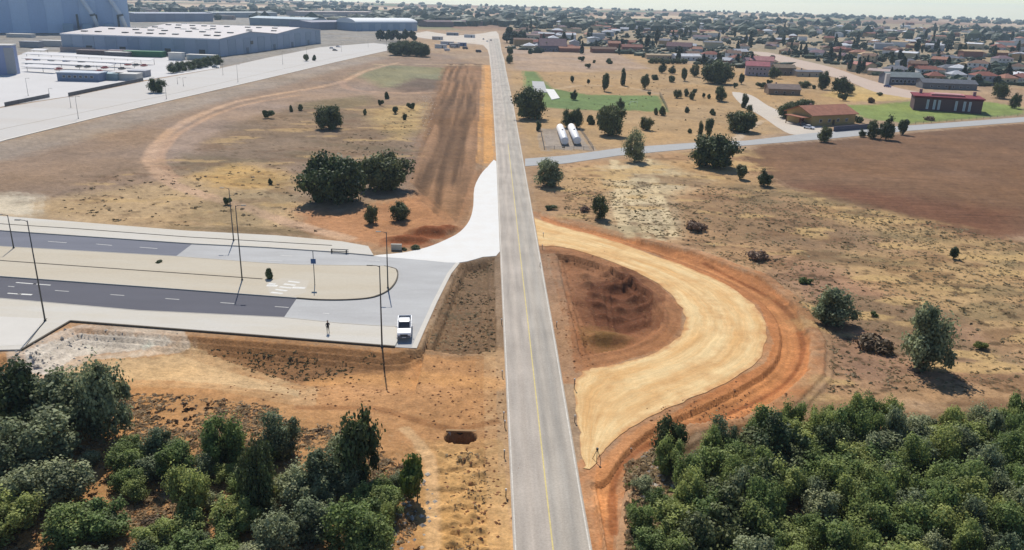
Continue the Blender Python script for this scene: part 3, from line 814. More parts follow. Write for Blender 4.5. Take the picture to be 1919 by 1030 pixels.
M_LANE = rough('grey_lane_asphalt', alb(184, 184, 182), var=.08, scale=.2, fine=3)
lt, lb = resample(P2(LANE_T), P2(LANE_B), 60)
ribbon('side_lane', lt, lb, .02, M_LANE, .3)
M_AVE = rough('dusty_avenue', alb(216, 212, 206), var=.05, scale=.06, fine=1, col2=alb(208, 202, 194), stretch=(math.radians(66), (.05, 1, 1)), bump=.05)
sheet('industrial_avenue', FAR_AVE, .0, M_AVE, .3)
sheet('factory_yard', LOT, .01, rough('yard_concrete', alb(222, 219, 216), var=.06, scale=.05, fine=1), .3)
ak = rough('avenue_kerb', alb(238, 232, 220), var=.05)
kerb([(-400, 380), (10, 262), (180, 220), (340, 183), (480, 151), (620, 118), (745, 90)], w=.9, z=.16, mat=ak, h=.5)
kerb([(-400, 352), (10, 240), (180, 205), (340, 172), (480, 140), (620, 109), (730, 88)], w=.35, z=.03, mat=rough('gutter', alb(190, 180, 164), var=.1), name='gutter', h=.1)
sheet('village_street', STREET_1, .0, rough('village_street', alb(214, 202, 186), var=.07, scale=.1, fine=1), .3, sm=3)
sheet('village_street', STREET_2, .0, rough('village_street_pink', alb(206, 184, 166), var=.07, scale=.1, fine=1), .3, sm=3)
sheet('town_junction', TOWN_RD, .03, rough('bright_junction', alb(224, 214, 200), var=.12, scale=.08, fine=1, col2=alb(206, 190, 170)), .3, sm=2)
sheet('concrete_slab', [(997, 152), (1019, 153), (1026, 173), (1000, 173)], .15, M_CONCG, .4)
sheet('concrete_slab', [(1022, 167), (1038, 168), (1049, 184), (1034, 187)], .25, M_CONCW, .5)
#@@NEXT@@

# ------------------------------------------------------------------ trees
def leaf_mesh(name, seed, R, H, nl, nleaf, size, mat, lo=.12, lobe=(.30, .46), cone=0.0, ragged=.25, core=.62, squash=1.0, reach=(.25, .78)):
    """crown of leaf clumps round many lobes, base of the tree at z = 0"""
    rs = np.random.RandomState(seed)
    C = []; 
    zc = H * (lo + 1) / 2; hz_ = H * (1 - lo) / 2
    tries = 0
    while len(C) < nl:
        d = rs.normal(size=3); d /= np.linalg.norm(d)
        k = rs.uniform(*reach) ** .8
        lr = rs.uniform(*lobe)
        z = zc + d[2] * hz_ * k * squash
        t = (z / H - lo) / (1 - lo)
        w = (1 - cone * max(t, 0))
        C.append((d[0] * R * k * w, d[1] * R * k * w, z, lr * R * (1 - cone * .75 * max(t, 0)), lr * hz_ * (1.0 if cone == 0 else 1.1)))
    C = np.array(C)
    C[:, 2] = np.maximum(C[:, 2] - H * .06, C[:, 4] * .72)
    vs = []; fs = []; tone = []
    li = rs.randint(0, nl, nleaf * 2)
    d = rs.normal(size=(nleaf * 2, 3)); d /= np.linalg.norm(d, axis=1)[:, None]
    rad = 1 + rs.normal(0, ragged * .5, nleaf * 2)
    pos = np.stack([C[li, 0] + d[:, 0] * C[li, 3] * rad, C[li, 1] + d[:, 1] * C[li, 3] * rad, C[li, 2] + d[:, 2] * C[li, 4] * rad], -1)
    keep = np.ones(len(pos), bool)
    for c in C:
        q = ((pos[:, 0] - c[0]) / c[3]) ** 2 + ((pos[:, 1] - c[1]) / c[3]) ** 2 + ((pos[:, 2] - c[2]) / c[4]) ** 2
        keep &= q > .55
    keep &= pos[:, 2] > .03 * H
    pos = pos[keep][:nleaf]; d = d[keep][:nleaf]; li = li[keep][:nleaf]
    n = len(pos)
    nr = d + rs.normal(0, .55, (n, 3)); nr[:, 2] += .25; nr /= np.linalg.norm(nr, axis=1)[:, None]
    a = np.cross(nr, rs.normal(size=(n, 3))); a /= np.linalg.norm(a, axis=1)[:, None] + 1e-9
    b = np.cross(nr, a)
    s = size * rs.uniform(.55, 1.35, n)[:, None]
    f1 = rs.uniform(.5, 1.0, (n, 1)); 
    V = np.empty((n, 5, 3))
    V[:, 0] = pos - a * s * .5 - b * s * .35
    V[:, 1] = pos + a * s * .5 * f1 - b * s * .45
    V[:, 2] = pos + a * s * .62 + b * s * .3 * f1
    V[:, 3] = pos + b * s * .62 + nr * s * .12
    V[:, 4] = pos - a * s * .55 + b * s * .25
    Fq = (np.arange(n)[:, None] * 5 + np.arange(5)[None]).tolist()
    verts = V.reshape(-1, 3); tn = np.repeat(rs.uniform(0, .55, n) + rs.uniform(0, .45, nl)[li], 5)
    faces = list(Fq)
    # darker solid core ball in each lobe, blocks see-through
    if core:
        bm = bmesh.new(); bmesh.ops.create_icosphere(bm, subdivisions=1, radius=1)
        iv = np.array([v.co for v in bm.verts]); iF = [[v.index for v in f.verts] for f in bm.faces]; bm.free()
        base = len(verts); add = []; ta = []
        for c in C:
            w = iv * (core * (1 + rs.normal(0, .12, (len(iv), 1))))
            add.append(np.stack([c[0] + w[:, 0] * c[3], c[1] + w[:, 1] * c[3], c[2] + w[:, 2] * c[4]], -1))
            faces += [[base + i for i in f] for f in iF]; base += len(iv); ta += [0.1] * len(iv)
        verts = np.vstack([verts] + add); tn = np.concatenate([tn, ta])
    me = bpy.data.meshes.new(name); me.from_pydata(verts.tolist(), [], faces)
    at = me.attributes.new('tone', 'FLOAT', 'POINT'); at.data.foreach_set('value', tn.astype(np.float32))
    me.materials.append(mat); me.update()
    return me, C

def trunk_mesh(name, seed, C, H, r):
    rs = random.Random(seed); bm = bmesh.new()
    lean = Vector((rs.uniform(-.06, .06) * H, rs.uniform(-.06, .06) * H, 0))
    top = lean + Vector((0, 0, H * .42))
    add_tube(bm, [(0, 0, -.25), lean * .2 + Vector((0, 0, H * .1)), lean * .6 + Vector((0, 0, H * .25)), top], [r * 1.35, r, r * .85, r * .6], 7)
    for c in sorted(C.tolist(), key=lambda c: -c[2])[:6]:
        st = lean * .5 + Vector((0, 0, H * rs.uniform(.2, .38))); e = Vector(c[:3]); m = st.lerp(e, .5) + Vector((0, 0, -.05 * H))
        add_tube(bm, [st, m, e], [r * .5, r * .34, r * .14], 5, cap=False)
    me = bm_mesh(name, bm); me.materials.append(M_BARK); return me

LF = {
 'dark': leafmat('oak_leaves_dark', (.026, .040, .018), (.14, .18, .066), .10, .2),
 'grey': leafmat('oak_leaves_grey', (.060, .078, .040), (.38, .43, .23), .08, .35),
 'green': leafmat('oak_leaves_green', (.060, .085, .024), (.38, .47, .15), .09, .40),
 'bright': leafmat('bush_leaves_bright', (.06, .09, .015), (.16, .22, .05), .1, .3),
 'brown': leafmat('dry_bush_leaves', (.09, .055, .034), (.27, .175, .10), .06, .1),
 'village': leafmat('village_leaves', (.016, .030, .020), (.058, .092, .050), .16, .12),
}
PROTO = {}
def proto(key, nvar, R, H, nl, nleaf, size, mat, tr, **k):
    out = []
    for v in range(nvar):
        seed = (sum(map(ord, key)) * 31 + v * 977) % 99991
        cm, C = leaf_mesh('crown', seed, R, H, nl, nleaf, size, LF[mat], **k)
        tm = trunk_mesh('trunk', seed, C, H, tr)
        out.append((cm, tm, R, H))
    PROTO[key] = out
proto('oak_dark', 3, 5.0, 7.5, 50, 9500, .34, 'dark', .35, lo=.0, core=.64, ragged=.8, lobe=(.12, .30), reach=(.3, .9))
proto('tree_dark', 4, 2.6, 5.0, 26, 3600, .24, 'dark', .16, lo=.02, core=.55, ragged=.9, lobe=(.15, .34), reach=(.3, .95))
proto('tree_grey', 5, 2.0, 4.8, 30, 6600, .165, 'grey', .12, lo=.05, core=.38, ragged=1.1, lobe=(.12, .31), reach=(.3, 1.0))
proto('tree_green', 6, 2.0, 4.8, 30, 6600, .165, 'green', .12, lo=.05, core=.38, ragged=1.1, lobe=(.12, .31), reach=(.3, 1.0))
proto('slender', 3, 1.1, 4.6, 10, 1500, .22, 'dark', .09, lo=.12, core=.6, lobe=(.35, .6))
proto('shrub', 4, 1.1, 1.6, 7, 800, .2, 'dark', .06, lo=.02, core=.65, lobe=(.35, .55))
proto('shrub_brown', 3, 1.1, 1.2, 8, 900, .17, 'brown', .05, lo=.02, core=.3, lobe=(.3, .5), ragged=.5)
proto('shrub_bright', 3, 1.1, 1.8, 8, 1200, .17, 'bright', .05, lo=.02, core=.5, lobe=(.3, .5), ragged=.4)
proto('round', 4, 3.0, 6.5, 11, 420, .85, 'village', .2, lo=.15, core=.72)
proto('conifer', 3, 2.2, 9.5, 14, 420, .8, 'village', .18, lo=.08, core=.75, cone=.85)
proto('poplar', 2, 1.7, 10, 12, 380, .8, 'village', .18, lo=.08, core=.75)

def scatter(poly, dmin, n, seed, spacing=None):
    r = random.Random(seed); out = []
    lo = poly.min(0); hi = poly.max(0)
    for _ in range(n * 60):
        x, y = r.uniform(lo[0], hi[0]), r.uniform(lo[1], hi[1])
        if sdf(np.array([x]), np.array([y]), poly, 5)[0] > 0: continue
        if all((x - a) ** 2 + (y - b) ** 2 > dmin ** 2 for a, b in out): out.append((x, y))
        if len(out) >= n: break
    return out
TREES = []
def tree_at(x, y, key, sc, szc, label, cat='tree', group=None, name=None, parts=True):
    cm, tm, R, H = PROTO[key][RNG.randrange(len(PROTO[key]))]
    z = gz(x, y) - .05
    nm = name or ('shrub' if 'shrub' in key else 'oak_tree' if 'oak' in key else 'pine_tree' if key == 'conifer' else 'tree')
    if parts:
        e = empty(nm, (x, y, z), RNG.uniform(0, 6.28), label, cat, group)
        e.scale = (sc, sc, szc)
        t = link('trunk', tm, None, e); c = link('crown', cm, None, e)
    else:
        e = link(nm, cm); e.location = (x, y, z); e.rotation_euler = (0, 0, RNG.uniform(0, 6.28)); e.scale = (sc, sc, szc); tag(e, label, cat, group)
    TREES.append((x, y, R * sc))
    return e

def tree_px(px, py, w, h, key, label, cat='tree', group=None, name=None, parts=True):
    """px, py: foot of the visible crown, w and h its size in the photograph"""
    p0 = G(px, py); s = pxm(p0); W = w / s
    p = Vector((p0.x, p0.y + W * .27, 0)); 
    al = math.atan2(CAM_H, p.y)
    Hh = max((h / s - W * .62 * math.sin(al)) / math.cos(al), W * .45)
    cm, tm, R, H = PROTO[key][0]
    return tree_at(p.x, p.y, key, W / (2 * R * 1.02), Hh * 1.13 / H, label, cat, group, name, parts)

MID = [  # (x, y of foot, width, height, kind, label, category)
 (616, 383, 122, 106, 'oak_dark', 'largest dark oak of the touching pair standing in the left field', 'tree'),
 (715, 358, 98, 82, 'oak_dark', 'dark oak touching the larger oak on its right side in the left field', 'tree'),
 (616, 242, 52, 46, 'oak_dark', 'dark squarish oak alone in the middle of the left field', 'tree'),
 (695, 419, 26, 40, 'tree_dark', 'narrow small oak by the dirt track below the pair of large oaks', 'tree'),
 (748, 414, 40, 40, 'tree_dark', 'round small oak next to the spoil heap and white concrete road', 'tree'),
 (425, 384, 14, 16, 'shrub', 'small dark shrub behind the twin lamp posts in the yellow grass', 'shrub'),
 (507, 345, 10, 12, 'shrub', 'tiny dark shrub in the dry grass left of the pair of large oaks', 'shrub'),
 (501, 222, 19, 17, 'shrub', 'round brownish shrub nearest the curved track in the left field', 'shrub'),
 (544, 209, 9, 13, 'shrub', 'upright shrub, first of two left of the squarish oak', 'shrub'),
 (563, 207, 10, 12, 'shrub', 'upright shrub, second of two left of the squarish oak', 'shrub'),
 (683, 214, 7, 11, 'shrub', 'small thin bush right of the squarish oak', 'shrub'),
 (723, 184, 12, 14, 'shrub', 'topmost dark bush above the yellow grass patch', 'shrub'),
 (713, 197, 10, 12, 'shrub', 'dark bush just below the topmost bush by the yellow patch', 'shrub'),
 (741, 212, 13, 14, 'shrub', 'rounded brown bush in the middle of the yellow grass patch', 'shrub'),
 (770, 205, 14, 14, 'shrub', 'dark green bush near the dumped stones beside the furrows', 'shrub'),
 (758, 223, 9, 12, 'shrub', 'lowest bush of the yellow grass patch beside the furrows', 'shrub'),
 (1030, 350, 54, 56, 'tree_grey', 'grey green tree beside the main road just below the side lane', 'tree'),
 (1124, 412, 30, 46, 'tree_dark', 'dark egg shaped tree on the slope above the gravel bend', 'tree'),
 (1190, 304, 36, 56, 'tree_grey', 'tall pale tree standing at the edge of the side lane', 'tree'),
 (1342, 318, 84, 68, 'oak_dark', 'big round oak between the side lane and the ploughed field', 'tree'),
 (1388, 338, 22, 26, 'slender', 'small tree at the corner of the ploughed field beside the big round oak', 'tree'),
 (1434, 351, 28, 30, 'tree_dark', 'small bushy tree on the lower edge of the ploughed field', 'tree'),
 (1305, 433, 42, 17, 'shrub_brown', 'low dark reddish bramble patch on the slope above the gravel bend', 'shrub'),
 (1425, 489, 40, 12, 'shrub_brown', 'low brown scrub patch on the slope right of the gravel bend', 'shrub'),
 (1096, 398, 20, 10, 'shrub_brown', 'low brown scrub left of the dark egg shaped tree', 'shrub'),
 (1032, 394, 20, 8, 'shrub', 'flat green weed clump beside the main road above the gravel bend', 'shrub'),
 (1788, 485, 15, 26, 'slender', 'small leaning bush alone in the straw slope under the ploughed field', 'shrub'),
 (1568, 610, 80, 82, 'tree_grey', 'broad leafy tree right of the orange earth rings', 'tree'),
 (1746, 697, 88, 132, 'tree_grey', 'tall two tiered tree on the right slope with long shadow', 'tree'),
 (1739, 622, 44, 52, 'tree_grey', 'upper crowned tree behind the tall two tiered tree on the right slope', 'tree'),
 (1650, 658, 66, 30, 'shrub_brown', 'dead brown brushwood lying between the two trees of the right slope', 'shrub'),
 (1640, 592, 16, 12, 'shrub_bright', 'small green weed beside the broad leafy tree', 'shrub'),
 (1842, 650, 28, 20, 'shrub_bright', 'bright yellow green bush on the bare right slope', 'shrub'),
 (1512, 532, 24, 16, 'shrub_bright', 'yellowish bush at the top edge of the orange earth rings', 'shrub'),
 (992, 225, 58, 60, 'oak_dark', 'large dark oak beside the main road at the end of the green pitch', 'tree'),
 (1064, 241, 22, 32, 'tree_dark', 'left half of the twin trees above the two white tanks', 'tree'),
 (1080, 241, 22, 34, 'tree_dark', 'right half of the twin trees above the two white tanks', 'tree'),
 (1106, 234, 19, 19, 'shrub', 'small round bush between the twin trees and the large meadow oak', 'shrub'),
 (1145, 255, 55, 58, 'oak_dark', 'large meadow oak below the green pitch', 'tree'),
 (1164, 205, 16, 19, 'tree_dark', 'small tree rising behind the large meadow oak on the green pitch', 'tree'),
 (1212, 243, 25, 27, 'tree_dark', 'medium bush like tree right of the large meadow oak', 'tree'),
 (1008, 247, 10, 17, 'slender', 'thin little tree below the dark roadside oak', 'tree'),
 (1075, 187, 14, 17, 'tree_dark', 'tiny tree inside the upper edge of the green pitch', 'tree'),
 (1073, 154, 8, 14, 'slender', 'thin sapling in the meadow above the green pitch', 'tree'),
 (1103, 156, 6, 10, 'slender', 'tiny sapling beside the tall stacked tree in the meadow', 'tree'),
 (1133, 170, 15, 36, 'slender', 'tall narrow tree of the meadow just above the green pitch', 'tree'),
 (1167, 159, 12, 28, 'slender', 'narrow tree with bare stem in the meadow above the pitch', 'tree'),
 (1209, 167, 15, 25, 'slender', 'upright dark tree above the right part of the green pitch', 'tree'),
 (1229, 151, 14, 11, 'shrub', 'low round bush beside the upright dark meadow tree', 'shrub'),
 (1217, 178, 7, 7, 'shrub', 'very small bush on the upper edge line of the green pitch', 'shrub'),
 (1241, 137, 16, 19, 'tree_dark', 'round tree at the meadow edge nearest the long hedge', 'tree'),
 (1260, 138, 14, 14, 'tree_dark', 'small round tree next to the round tree by the long hedge', 'tree'),
 (1258, 155, 15, 13, 'shrub', 'dark low bush below the two round trees by the long hedge', 'shrub'),
 (1283, 153, 12, 26, 'slender', 'narrow upright tree in the middle of the upper meadow', 'tree'),
 (1302, 144, 16, 22, 'tree_dark', 'leafy tree just left of the great dark village oak', 'tree'),
 (1346, 158, 58, 46, 'oak_dark', 'great dark oak at the village end of the meadow', 'tree'),
 (1390, 158, 10, 22, 'slender', 'thin dark tree right of the great dark village oak', 'tree'),
 (1378, 166, 8, 11, 'shrub', 'small dark bush at the foot of the great village oak', 'shrub'),
 (1350, 190, 22, 28, 'tree_dark', 'tree standing at the bend of the village street', 'tree'),
 (1270, 184, 15, 16, 'tree_dark', 'first small tree of the short row in the mid meadow', 'tree'),
 (1286, 181, 10, 14, 'tree_dark', 'second small tree of the short row in the mid meadow', 'tree'),
 (1297, 187, 10, 16, 'tree_dark', 'third and lowest small tree of the short row in the mid meadow', 'tree'),
 (1301, 174, 10, 8, 'shrub', 'bush above the end of the short row in the mid meadow', 'shrub'),
 (1319, 184, 6, 10, 'slender', 'tiny sapling right of the short meadow row', 'tree'),
 (1328, 186, 7, 9, 'shrub', 'tiny bush between the short meadow row and the street tree', 'shrub'),
 (1289, 211, 12, 12, 'shrub', 'round bush alone in the dry grass right of the green pitch', 'shrub'),
 (1336, 215, 13, 13, 'shrub', 'round bush alone in the dry grass beneath the street tree', 'shrub'),
 (1395, 202, 14, 24, 'slender', 'slim tree on the verge of the village street', 'tree'),
 (1405, 210, 11, 14, 'tree_dark', 'small tree below the slim tree on the street verge', 'tree'),
 (1392, 248, 58, 42, 'oak_dark', 'wide dark oak between the village street and the side lane', 'tree'),
 (1229, 215, 9, 13, 'shrub', 'left bush at the lower right corner of the green pitch', 'shrub'),
 (1243, 216, 13, 17, 'shrub', 'right bush at the lower right corner of the green pitch', 'shrub'),
 (1312, 253, 11, 25, 'slender', 'pale slender tree above the side lane', 'tree'),
 (1330, 256, 18, 32, 'slender', 'dark slender tree just above the big round oak', 'tree'),
 (1294, 248, 9, 9, 'shrub', 'small reddish bush by the pale slender tree', 'shrub'),
 (1090, 114, 12, 10, 'shrub', 'bush in the upper meadow nearest the village houses', 'shrub'),
 (1102, 127, 11, 9, 'shrub', 'bush in the pinkish strip of the upper meadow', 'shrub'),
 (1113, 117, 6, 6, 'shrub', 'tiny bush by the fallen pale walls in the upper meadow', 'shrub'),
 (1142, 119, 14, 11, 'shrub', 'dark bush beside the pale ruins of the upper meadow', 'shrub'),
 (992, 101, 11, 10, 'shrub', 'bush on the field edge near the main road and the village', 'shrub'),
 (955, 104, 12, 17, 'slender', 'upper of two dark roadside trees at the village entrance', 'tree'),
 (955, 119, 13, 16, 'tree_dark', 'lower of two dark roadside trees at the village entrance', 'tree'),
 (950, 80, 30, 28, 'round', 'broad green tree at the roadside where the village begins', 'tree'),
 (968, 82, 26, 24, 'round', 'second broad green tree at the village entrance beside the road', 'tree'),
 (1427, 166, 16, 12, 'shrub', 'hedge bush at the back of the grey roofed house', 'shrub'),
 (1442, 158, 10, 9, 'shrub', 'reddish bush behind the grey roofed house', 'shrub'),
 (1453, 147, 22, 20, 'tree_dark', 'tree beside the pink house cluster', 'tree'),
 (1509, 165, 24, 14, 'tree_dark', 'spreading low tree right behind the grey roofed house', 'tree'),
 (1526, 167, 8, 8, 'shrub', 'small bush right of the spreading low tree', 'shrub'),
 (1543, 168, 21, 36, 'tree_dark', 'tall tree in front of the pale garage at the street', 'tree'),
 (1577, 178, 34, 30, 'tree_dark', 'big round crowned tree above the farmhouse', 'tree'),
 (1592, 176, 22, 18, 'tree_dark', 'side crown leaning out of the big round tree above the farmhouse', 'tree'),
 (1581, 189, 16, 14, 'shrub', 'bush below the big round crowned tree', 'shrub'),
 (1480, 222, 44, 32, 'oak_dark', 'left half of the broad green canopy next to the farmhouse', 'tree'),
 (1510, 215, 44, 30, 'oak_dark', 'right half of the broad green canopy next to the farmhouse', 'tree'),
 (1547, 267, 25, 30, 'tree_dark', 'dark tree in front of the farmhouse gable by the lane', 'tree'),
 (1617, 257, 14, 14, 'tree_dark', 'small tree at the end of the slate wall by the lane', 'tree'),
 (1636, 260, 24, 34, 'tree_dark', 'loose leafy tree beside the lane right of the slate wall', 'tree'),
 (1663, 263, 28, 40, 'tree_dark', 'tallest dark tree beside the lane above the ploughed field', 'tree'),
 (1694, 254, 20, 27, 'slender', 'last dark tree beside the lane before the lawn', 'tree'),
 (1634, 193, 14, 13, 'shrub_brown', 'brown bush on the yellow plot left of the maroon building', 'shrub'),
 (1649, 180, 14, 7, 'shrub', 'dark low bush at the wall left of the maroon building', 'shrub'),
 (1877, 185, 30, 28, 'tree_dark', 'tree right of the maroon building', 'tree'),
 (1904, 204, 20, 26, 'tree_dark', 'tree at the end of the lane right of the maroon building', 'tree'),
 (1745, 226, 20, 7, 'shrub_brown', 'small dry bush on the lawn in front of the maroon building', 'shrub'),
 (292, 174, 30, 30, 'tree_dark', 'lone round tree standing on the wide industrial avenue', 'tree'),
 (574, 114, 13, 13, 'shrub', 'left of two bushes on the far part of the industrial avenue', 'shrub'),
 (589, 113, 9, 11, 'shrub', 'right of two bushes on the far part of the industrial avenue', 'shrub'),
 (503, 524, 14, 24, 'shrub', 'young dark shrub at the end of the median edging strip', 'shrub'),
 (294, 494, 15, 8, 'shrub', 'tiny dark shrub lying on the sandy median', 'shrub'),
 (1090, 1046, 10, 10, 'shrub', 'small shrub at the foot of the road bank', 'shrub'),
]
for px, py, w, h, key, lab, cat in MID:
    tree_px(px, py, w, h, key, lab, cat)

# clump of trees far up the left field
for i, (px, py, w, h) in enumerate([(742, 104, 32, 24), (765, 105, 34, 27), (788, 106, 34, 26), (776, 97, 30, 20), (752, 96, 30, 20)]):
    tree_px(px, py, w, h, 'oak_dark', ['left end oak of the dark clump at the head of the left field', 'tallest middle oak of the dark clump at the head of the left field', 'right end oak of the dark clump at the head of the left field', 'rear right oak of the dark clump at the head of the left field', 'rear left oak of the dark clump at the head of the left field'][i], 'tree', 'oaks of the dark clump')
for i, px in enumerate((712, 724, 736, 748, 760, 774)):
    tree_px(px, 76 + (i % 2), 17, 20, 'round', '%s tree of the dark row in front of the white curved hall' % ('first second third fourth fifth sixth'.split()[i]), 'tree', 'row of trees before the white curved hall')
for i, px in enumerate((322, 334, 346, 358, 370, 382, 394, 406)):
    tree_px(px, 137 - i * 2.3, 20, 18, 'tree_dark', '%s bush from the yard of the dark hedge along the factory corner' % ('first second third fourth fifth sixth seventh eighth'.split()[i]), 'shrub', 'hedge bushes along the factory corner')
for i, px in enumerate((1222, 1232, 1242, 1252, 1262, 1272, 1282)):
    tree_px(px, 119, 14, 10, 'tree_dark', '%s bush of the long dark hedge above the meadow' % ('first second third fourth fifth sixth seventh'.split()[i]), 'shrub', 'bushes of the long hedge above the meadow')
for i, px in enumerate((1612, 1600, 1588)):
    tree_px(px, 232 - i * 3, 15, 12, 'shrub', '%s hedge bush along the farmhouse garden' % ('first second third'.split()[i]), 'shrub', 'farmhouse garden hedge')

# foreground left: tall oak scrub
LEFT = [
 (192, 832, 100, 150, 'tree_grey'), (52, 810, 120, 120, 'tree_dark'), (10, 795, 110, 120, 'tree_dark'), (112, 822, 120, 125, 'tree_grey'), (68, 880, 130, 110, 'tree_grey'),
 (10, 900, 110, 110, 'tree_grey'), (40, 960, 110, 95, 'tree_grey'), (110, 955, 110, 95, 'tree_grey'), (175, 945, 100, 80, 'tree_green'),
 (10, 1010, 100, 90, 'tree_green'), (120, 1030, 100, 85, 'tree_green'), (182, 1012, 100, 80, 'tree_green'), (160, 1090, 110, 80, 'tree_grey'),
 (215, 880, 60, 55, 'tree_grey'), (290, 870, 66, 70, 'tree_grey'), (325, 905, 74, 75, 'tree_green'), (350, 972, 74, 100, 'tree_green'), (375, 905, 46, 50, 'tree_grey'),
 (466, 812, 52, 92, 'tree_dark'), (420, 880, 74, 95, 'tree_green'), (478, 975, 66, 120, 'tree_dark'), (482, 930, 60, 100, 'tree_dark'), (520, 860, 74, 84, 'tree_grey'), (558, 880, 66, 92, 'tree_dark'),
 (432, 1004, 78, 72, 'tree_green'), (668, 915, 88, 135, 'tree_dark'), (600, 935, 88, 95, 'tree_grey'), (560, 960, 84, 84, 'tree_grey'), (625, 985, 88, 90, 'tree_green'),
 (660, 1042, 110, 110, 'tree_green'), (575, 1030, 96, 90, 'tree_grey'), (700, 1060, 80, 84, 'tree_green'), (520, 1050, 90, 90, 'tree_grey'),
 (258, 1005, 60, 90, 'tree_grey'), (270, 1060, 80, 60, 'tree_dark'), (350, 1056, 84, 60, 'tree_green'), (410, 1070, 84, 64, 'tree_green'), (460, 1085, 84, 64, 'tree_grey'), (230, 1085, 80, 60, 'tree_grey'),
 (30, 735, 60, 55, 'tree_dark'), (150, 800, 60, 60, 'tree_dark'), (640, 870, 60, 60, 'tree_grey'), (395, 850, 36, 50, 'tree_grey'), (720, 1000, 40, 50, 'tree_green'),
]
tonew = {'tree_grey': 'grey green', 'tree_dark': 'dark green', 'tree_green': 'fresh green'}
LEFT = [t for i, t in enumerate(LEFT) if not (i % 5 == 3 and t[0] < 720 and i > 6)]
LEFT.sort(key=lambda t: (round(t[1] / 60), t[0]))
ordw = 'first second third fourth fifth sixth seventh eighth ninth tenth eleventh twelfth thirteenth fourteenth fifteenth sixteenth seventeenth eighteenth nineteenth twentieth'.split()
def ordinal(n):
    if n < 20: return ordw[n]
    tens = ['twenty', 'thirty', 'forty', 'fifty', 'sixty', 'seventy', 'eighty', 'ninety']
    t, u = (n + 1) // 10, (n + 1) % 10
    return ['twentieth', 'thirtieth', 'fortieth', 'fiftieth', 'sixtieth', 'seventieth', 'eightieth', 'ninetieth'][t - 2] if u == 0 else tens[t - 2] + ' ' + ordw[u - 1]
rows = {}
for t in LEFT: rows.setdefault(round(t[1] / 60), []).append(t)
for ri, k in enumerate(sorted(rows)):
    for i, (px, py, w, h, key) in enumerate(rows[k]):
        side = 'counted from the picture edge'
        tree_px(px, py, w * .94, h * 1.1, key, '%s oak of the left scrub, %s from its left edge in %s row' % (tonew[key], ordinal(i), ordinal(ri)), 'tree', 'oaks of the scrub left of the main road', name='oak_tree')
LP_ = P2([(-60, 840), (230, 850), (300, 800), (470, 800), (720, 880), (790, 980), (740, 1200), (-80, 1200)])
lb = [p for p in scatter(LP_, 1.7, 150, 44) if fbm(np.array([p[0] * .16]), np.array([p[1] * .16]), 19, 2)[0] > .55]
rows = {}
for x, y in lb: rows.setdefault(int((y - 40) / 4), []).append((x, y))
for ri, k in enumerate(sorted(rows, reverse=True)):
    for i, (x, y) in enumerate(sorted(rows[k])):
        key = RNG.choice(['tree_green', 'tree_grey', 'tree_green', 'shrub_brown']); q = RNG.uniform(.38, .68) if key != 'shrub_brown' else RNG.uniform(.6, 1.0)
        tree_at(x, y, key, q * 1.15, q * .85, 'low %s bush between the left scrub oaks, %s in %s row' % ({'tree_green': 'fresh green oak', 'tree_grey': 'grey green oak', 'shrub_brown': 'dry brown'}[key], ordinal(i), ordinal(ri)), 'shrub', 'low bushes between the scrub oaks', name='oak_bush')
tree_px(780, 945, 58, 90, 'shrub_bright', 'bright yellow green bush standing by itself between the left scrub and the main road', 'shrub')

# right wood: bases by a spaced scatter
WOOD = P2([(1262, 870), (1300, 872), (1400, 856), (1470, 822), (1560, 800), (1640, 806), (1700, 824), (1800, 832), (1870, 812), (2010, 790), (2160, 1300), (1255, 1300), (1290, 1100), (1285, 960)])
wpts = scatter(WOOD, 2.2, 225, 5)
rows = {}
for x, y in wpts: rows.setdefault(int((y - 40) / 3.2), []).append((x, y))
for ri, k in enumerate(sorted(rows, reverse=True)):
    for i, (x, y) in enumerate(sorted(rows[k])):
        key = RNG.choice(['tree_green', 'tree_green', 'tree_grey', 'tree_green', 'tree_green', 'tree_dark'] if x < 34 else ['tree_grey', 'tree_green', 'tree_green'])
        s = RNG.uniform(.55, 1.0); sz = RNG.uniform(.62, 1.15)
        tree_at(x, y, key, s, sz, '%s oak of the right wood, %s from the road in %s row' % (tonew[key], ordinal(i), ordinal(ri)), 'tree', 'oaks of the dense wood right of the main road', name='oak_tree')
for i, (px, py, w, h, key) in enumerate([(1205, 930, 40, 36, 'tree_grey'), (1232, 965, 46, 50, 'tree_green'), (1198, 1010, 50, 60, 'tree_green'), (1222, 1046, 66, 60, 'tree_green'), (1190, 890, 24, 20, 'shrub'), (1262, 1000, 50, 60, 'tree_green')]):
    tree_px(px, py, w, h, key, 'small %s oak bush, %s in the pinkish strip between orange track and right wood' % (tonew.get(key, 'dark'), ordinal(i)), 'shrub', name='oak_bush')

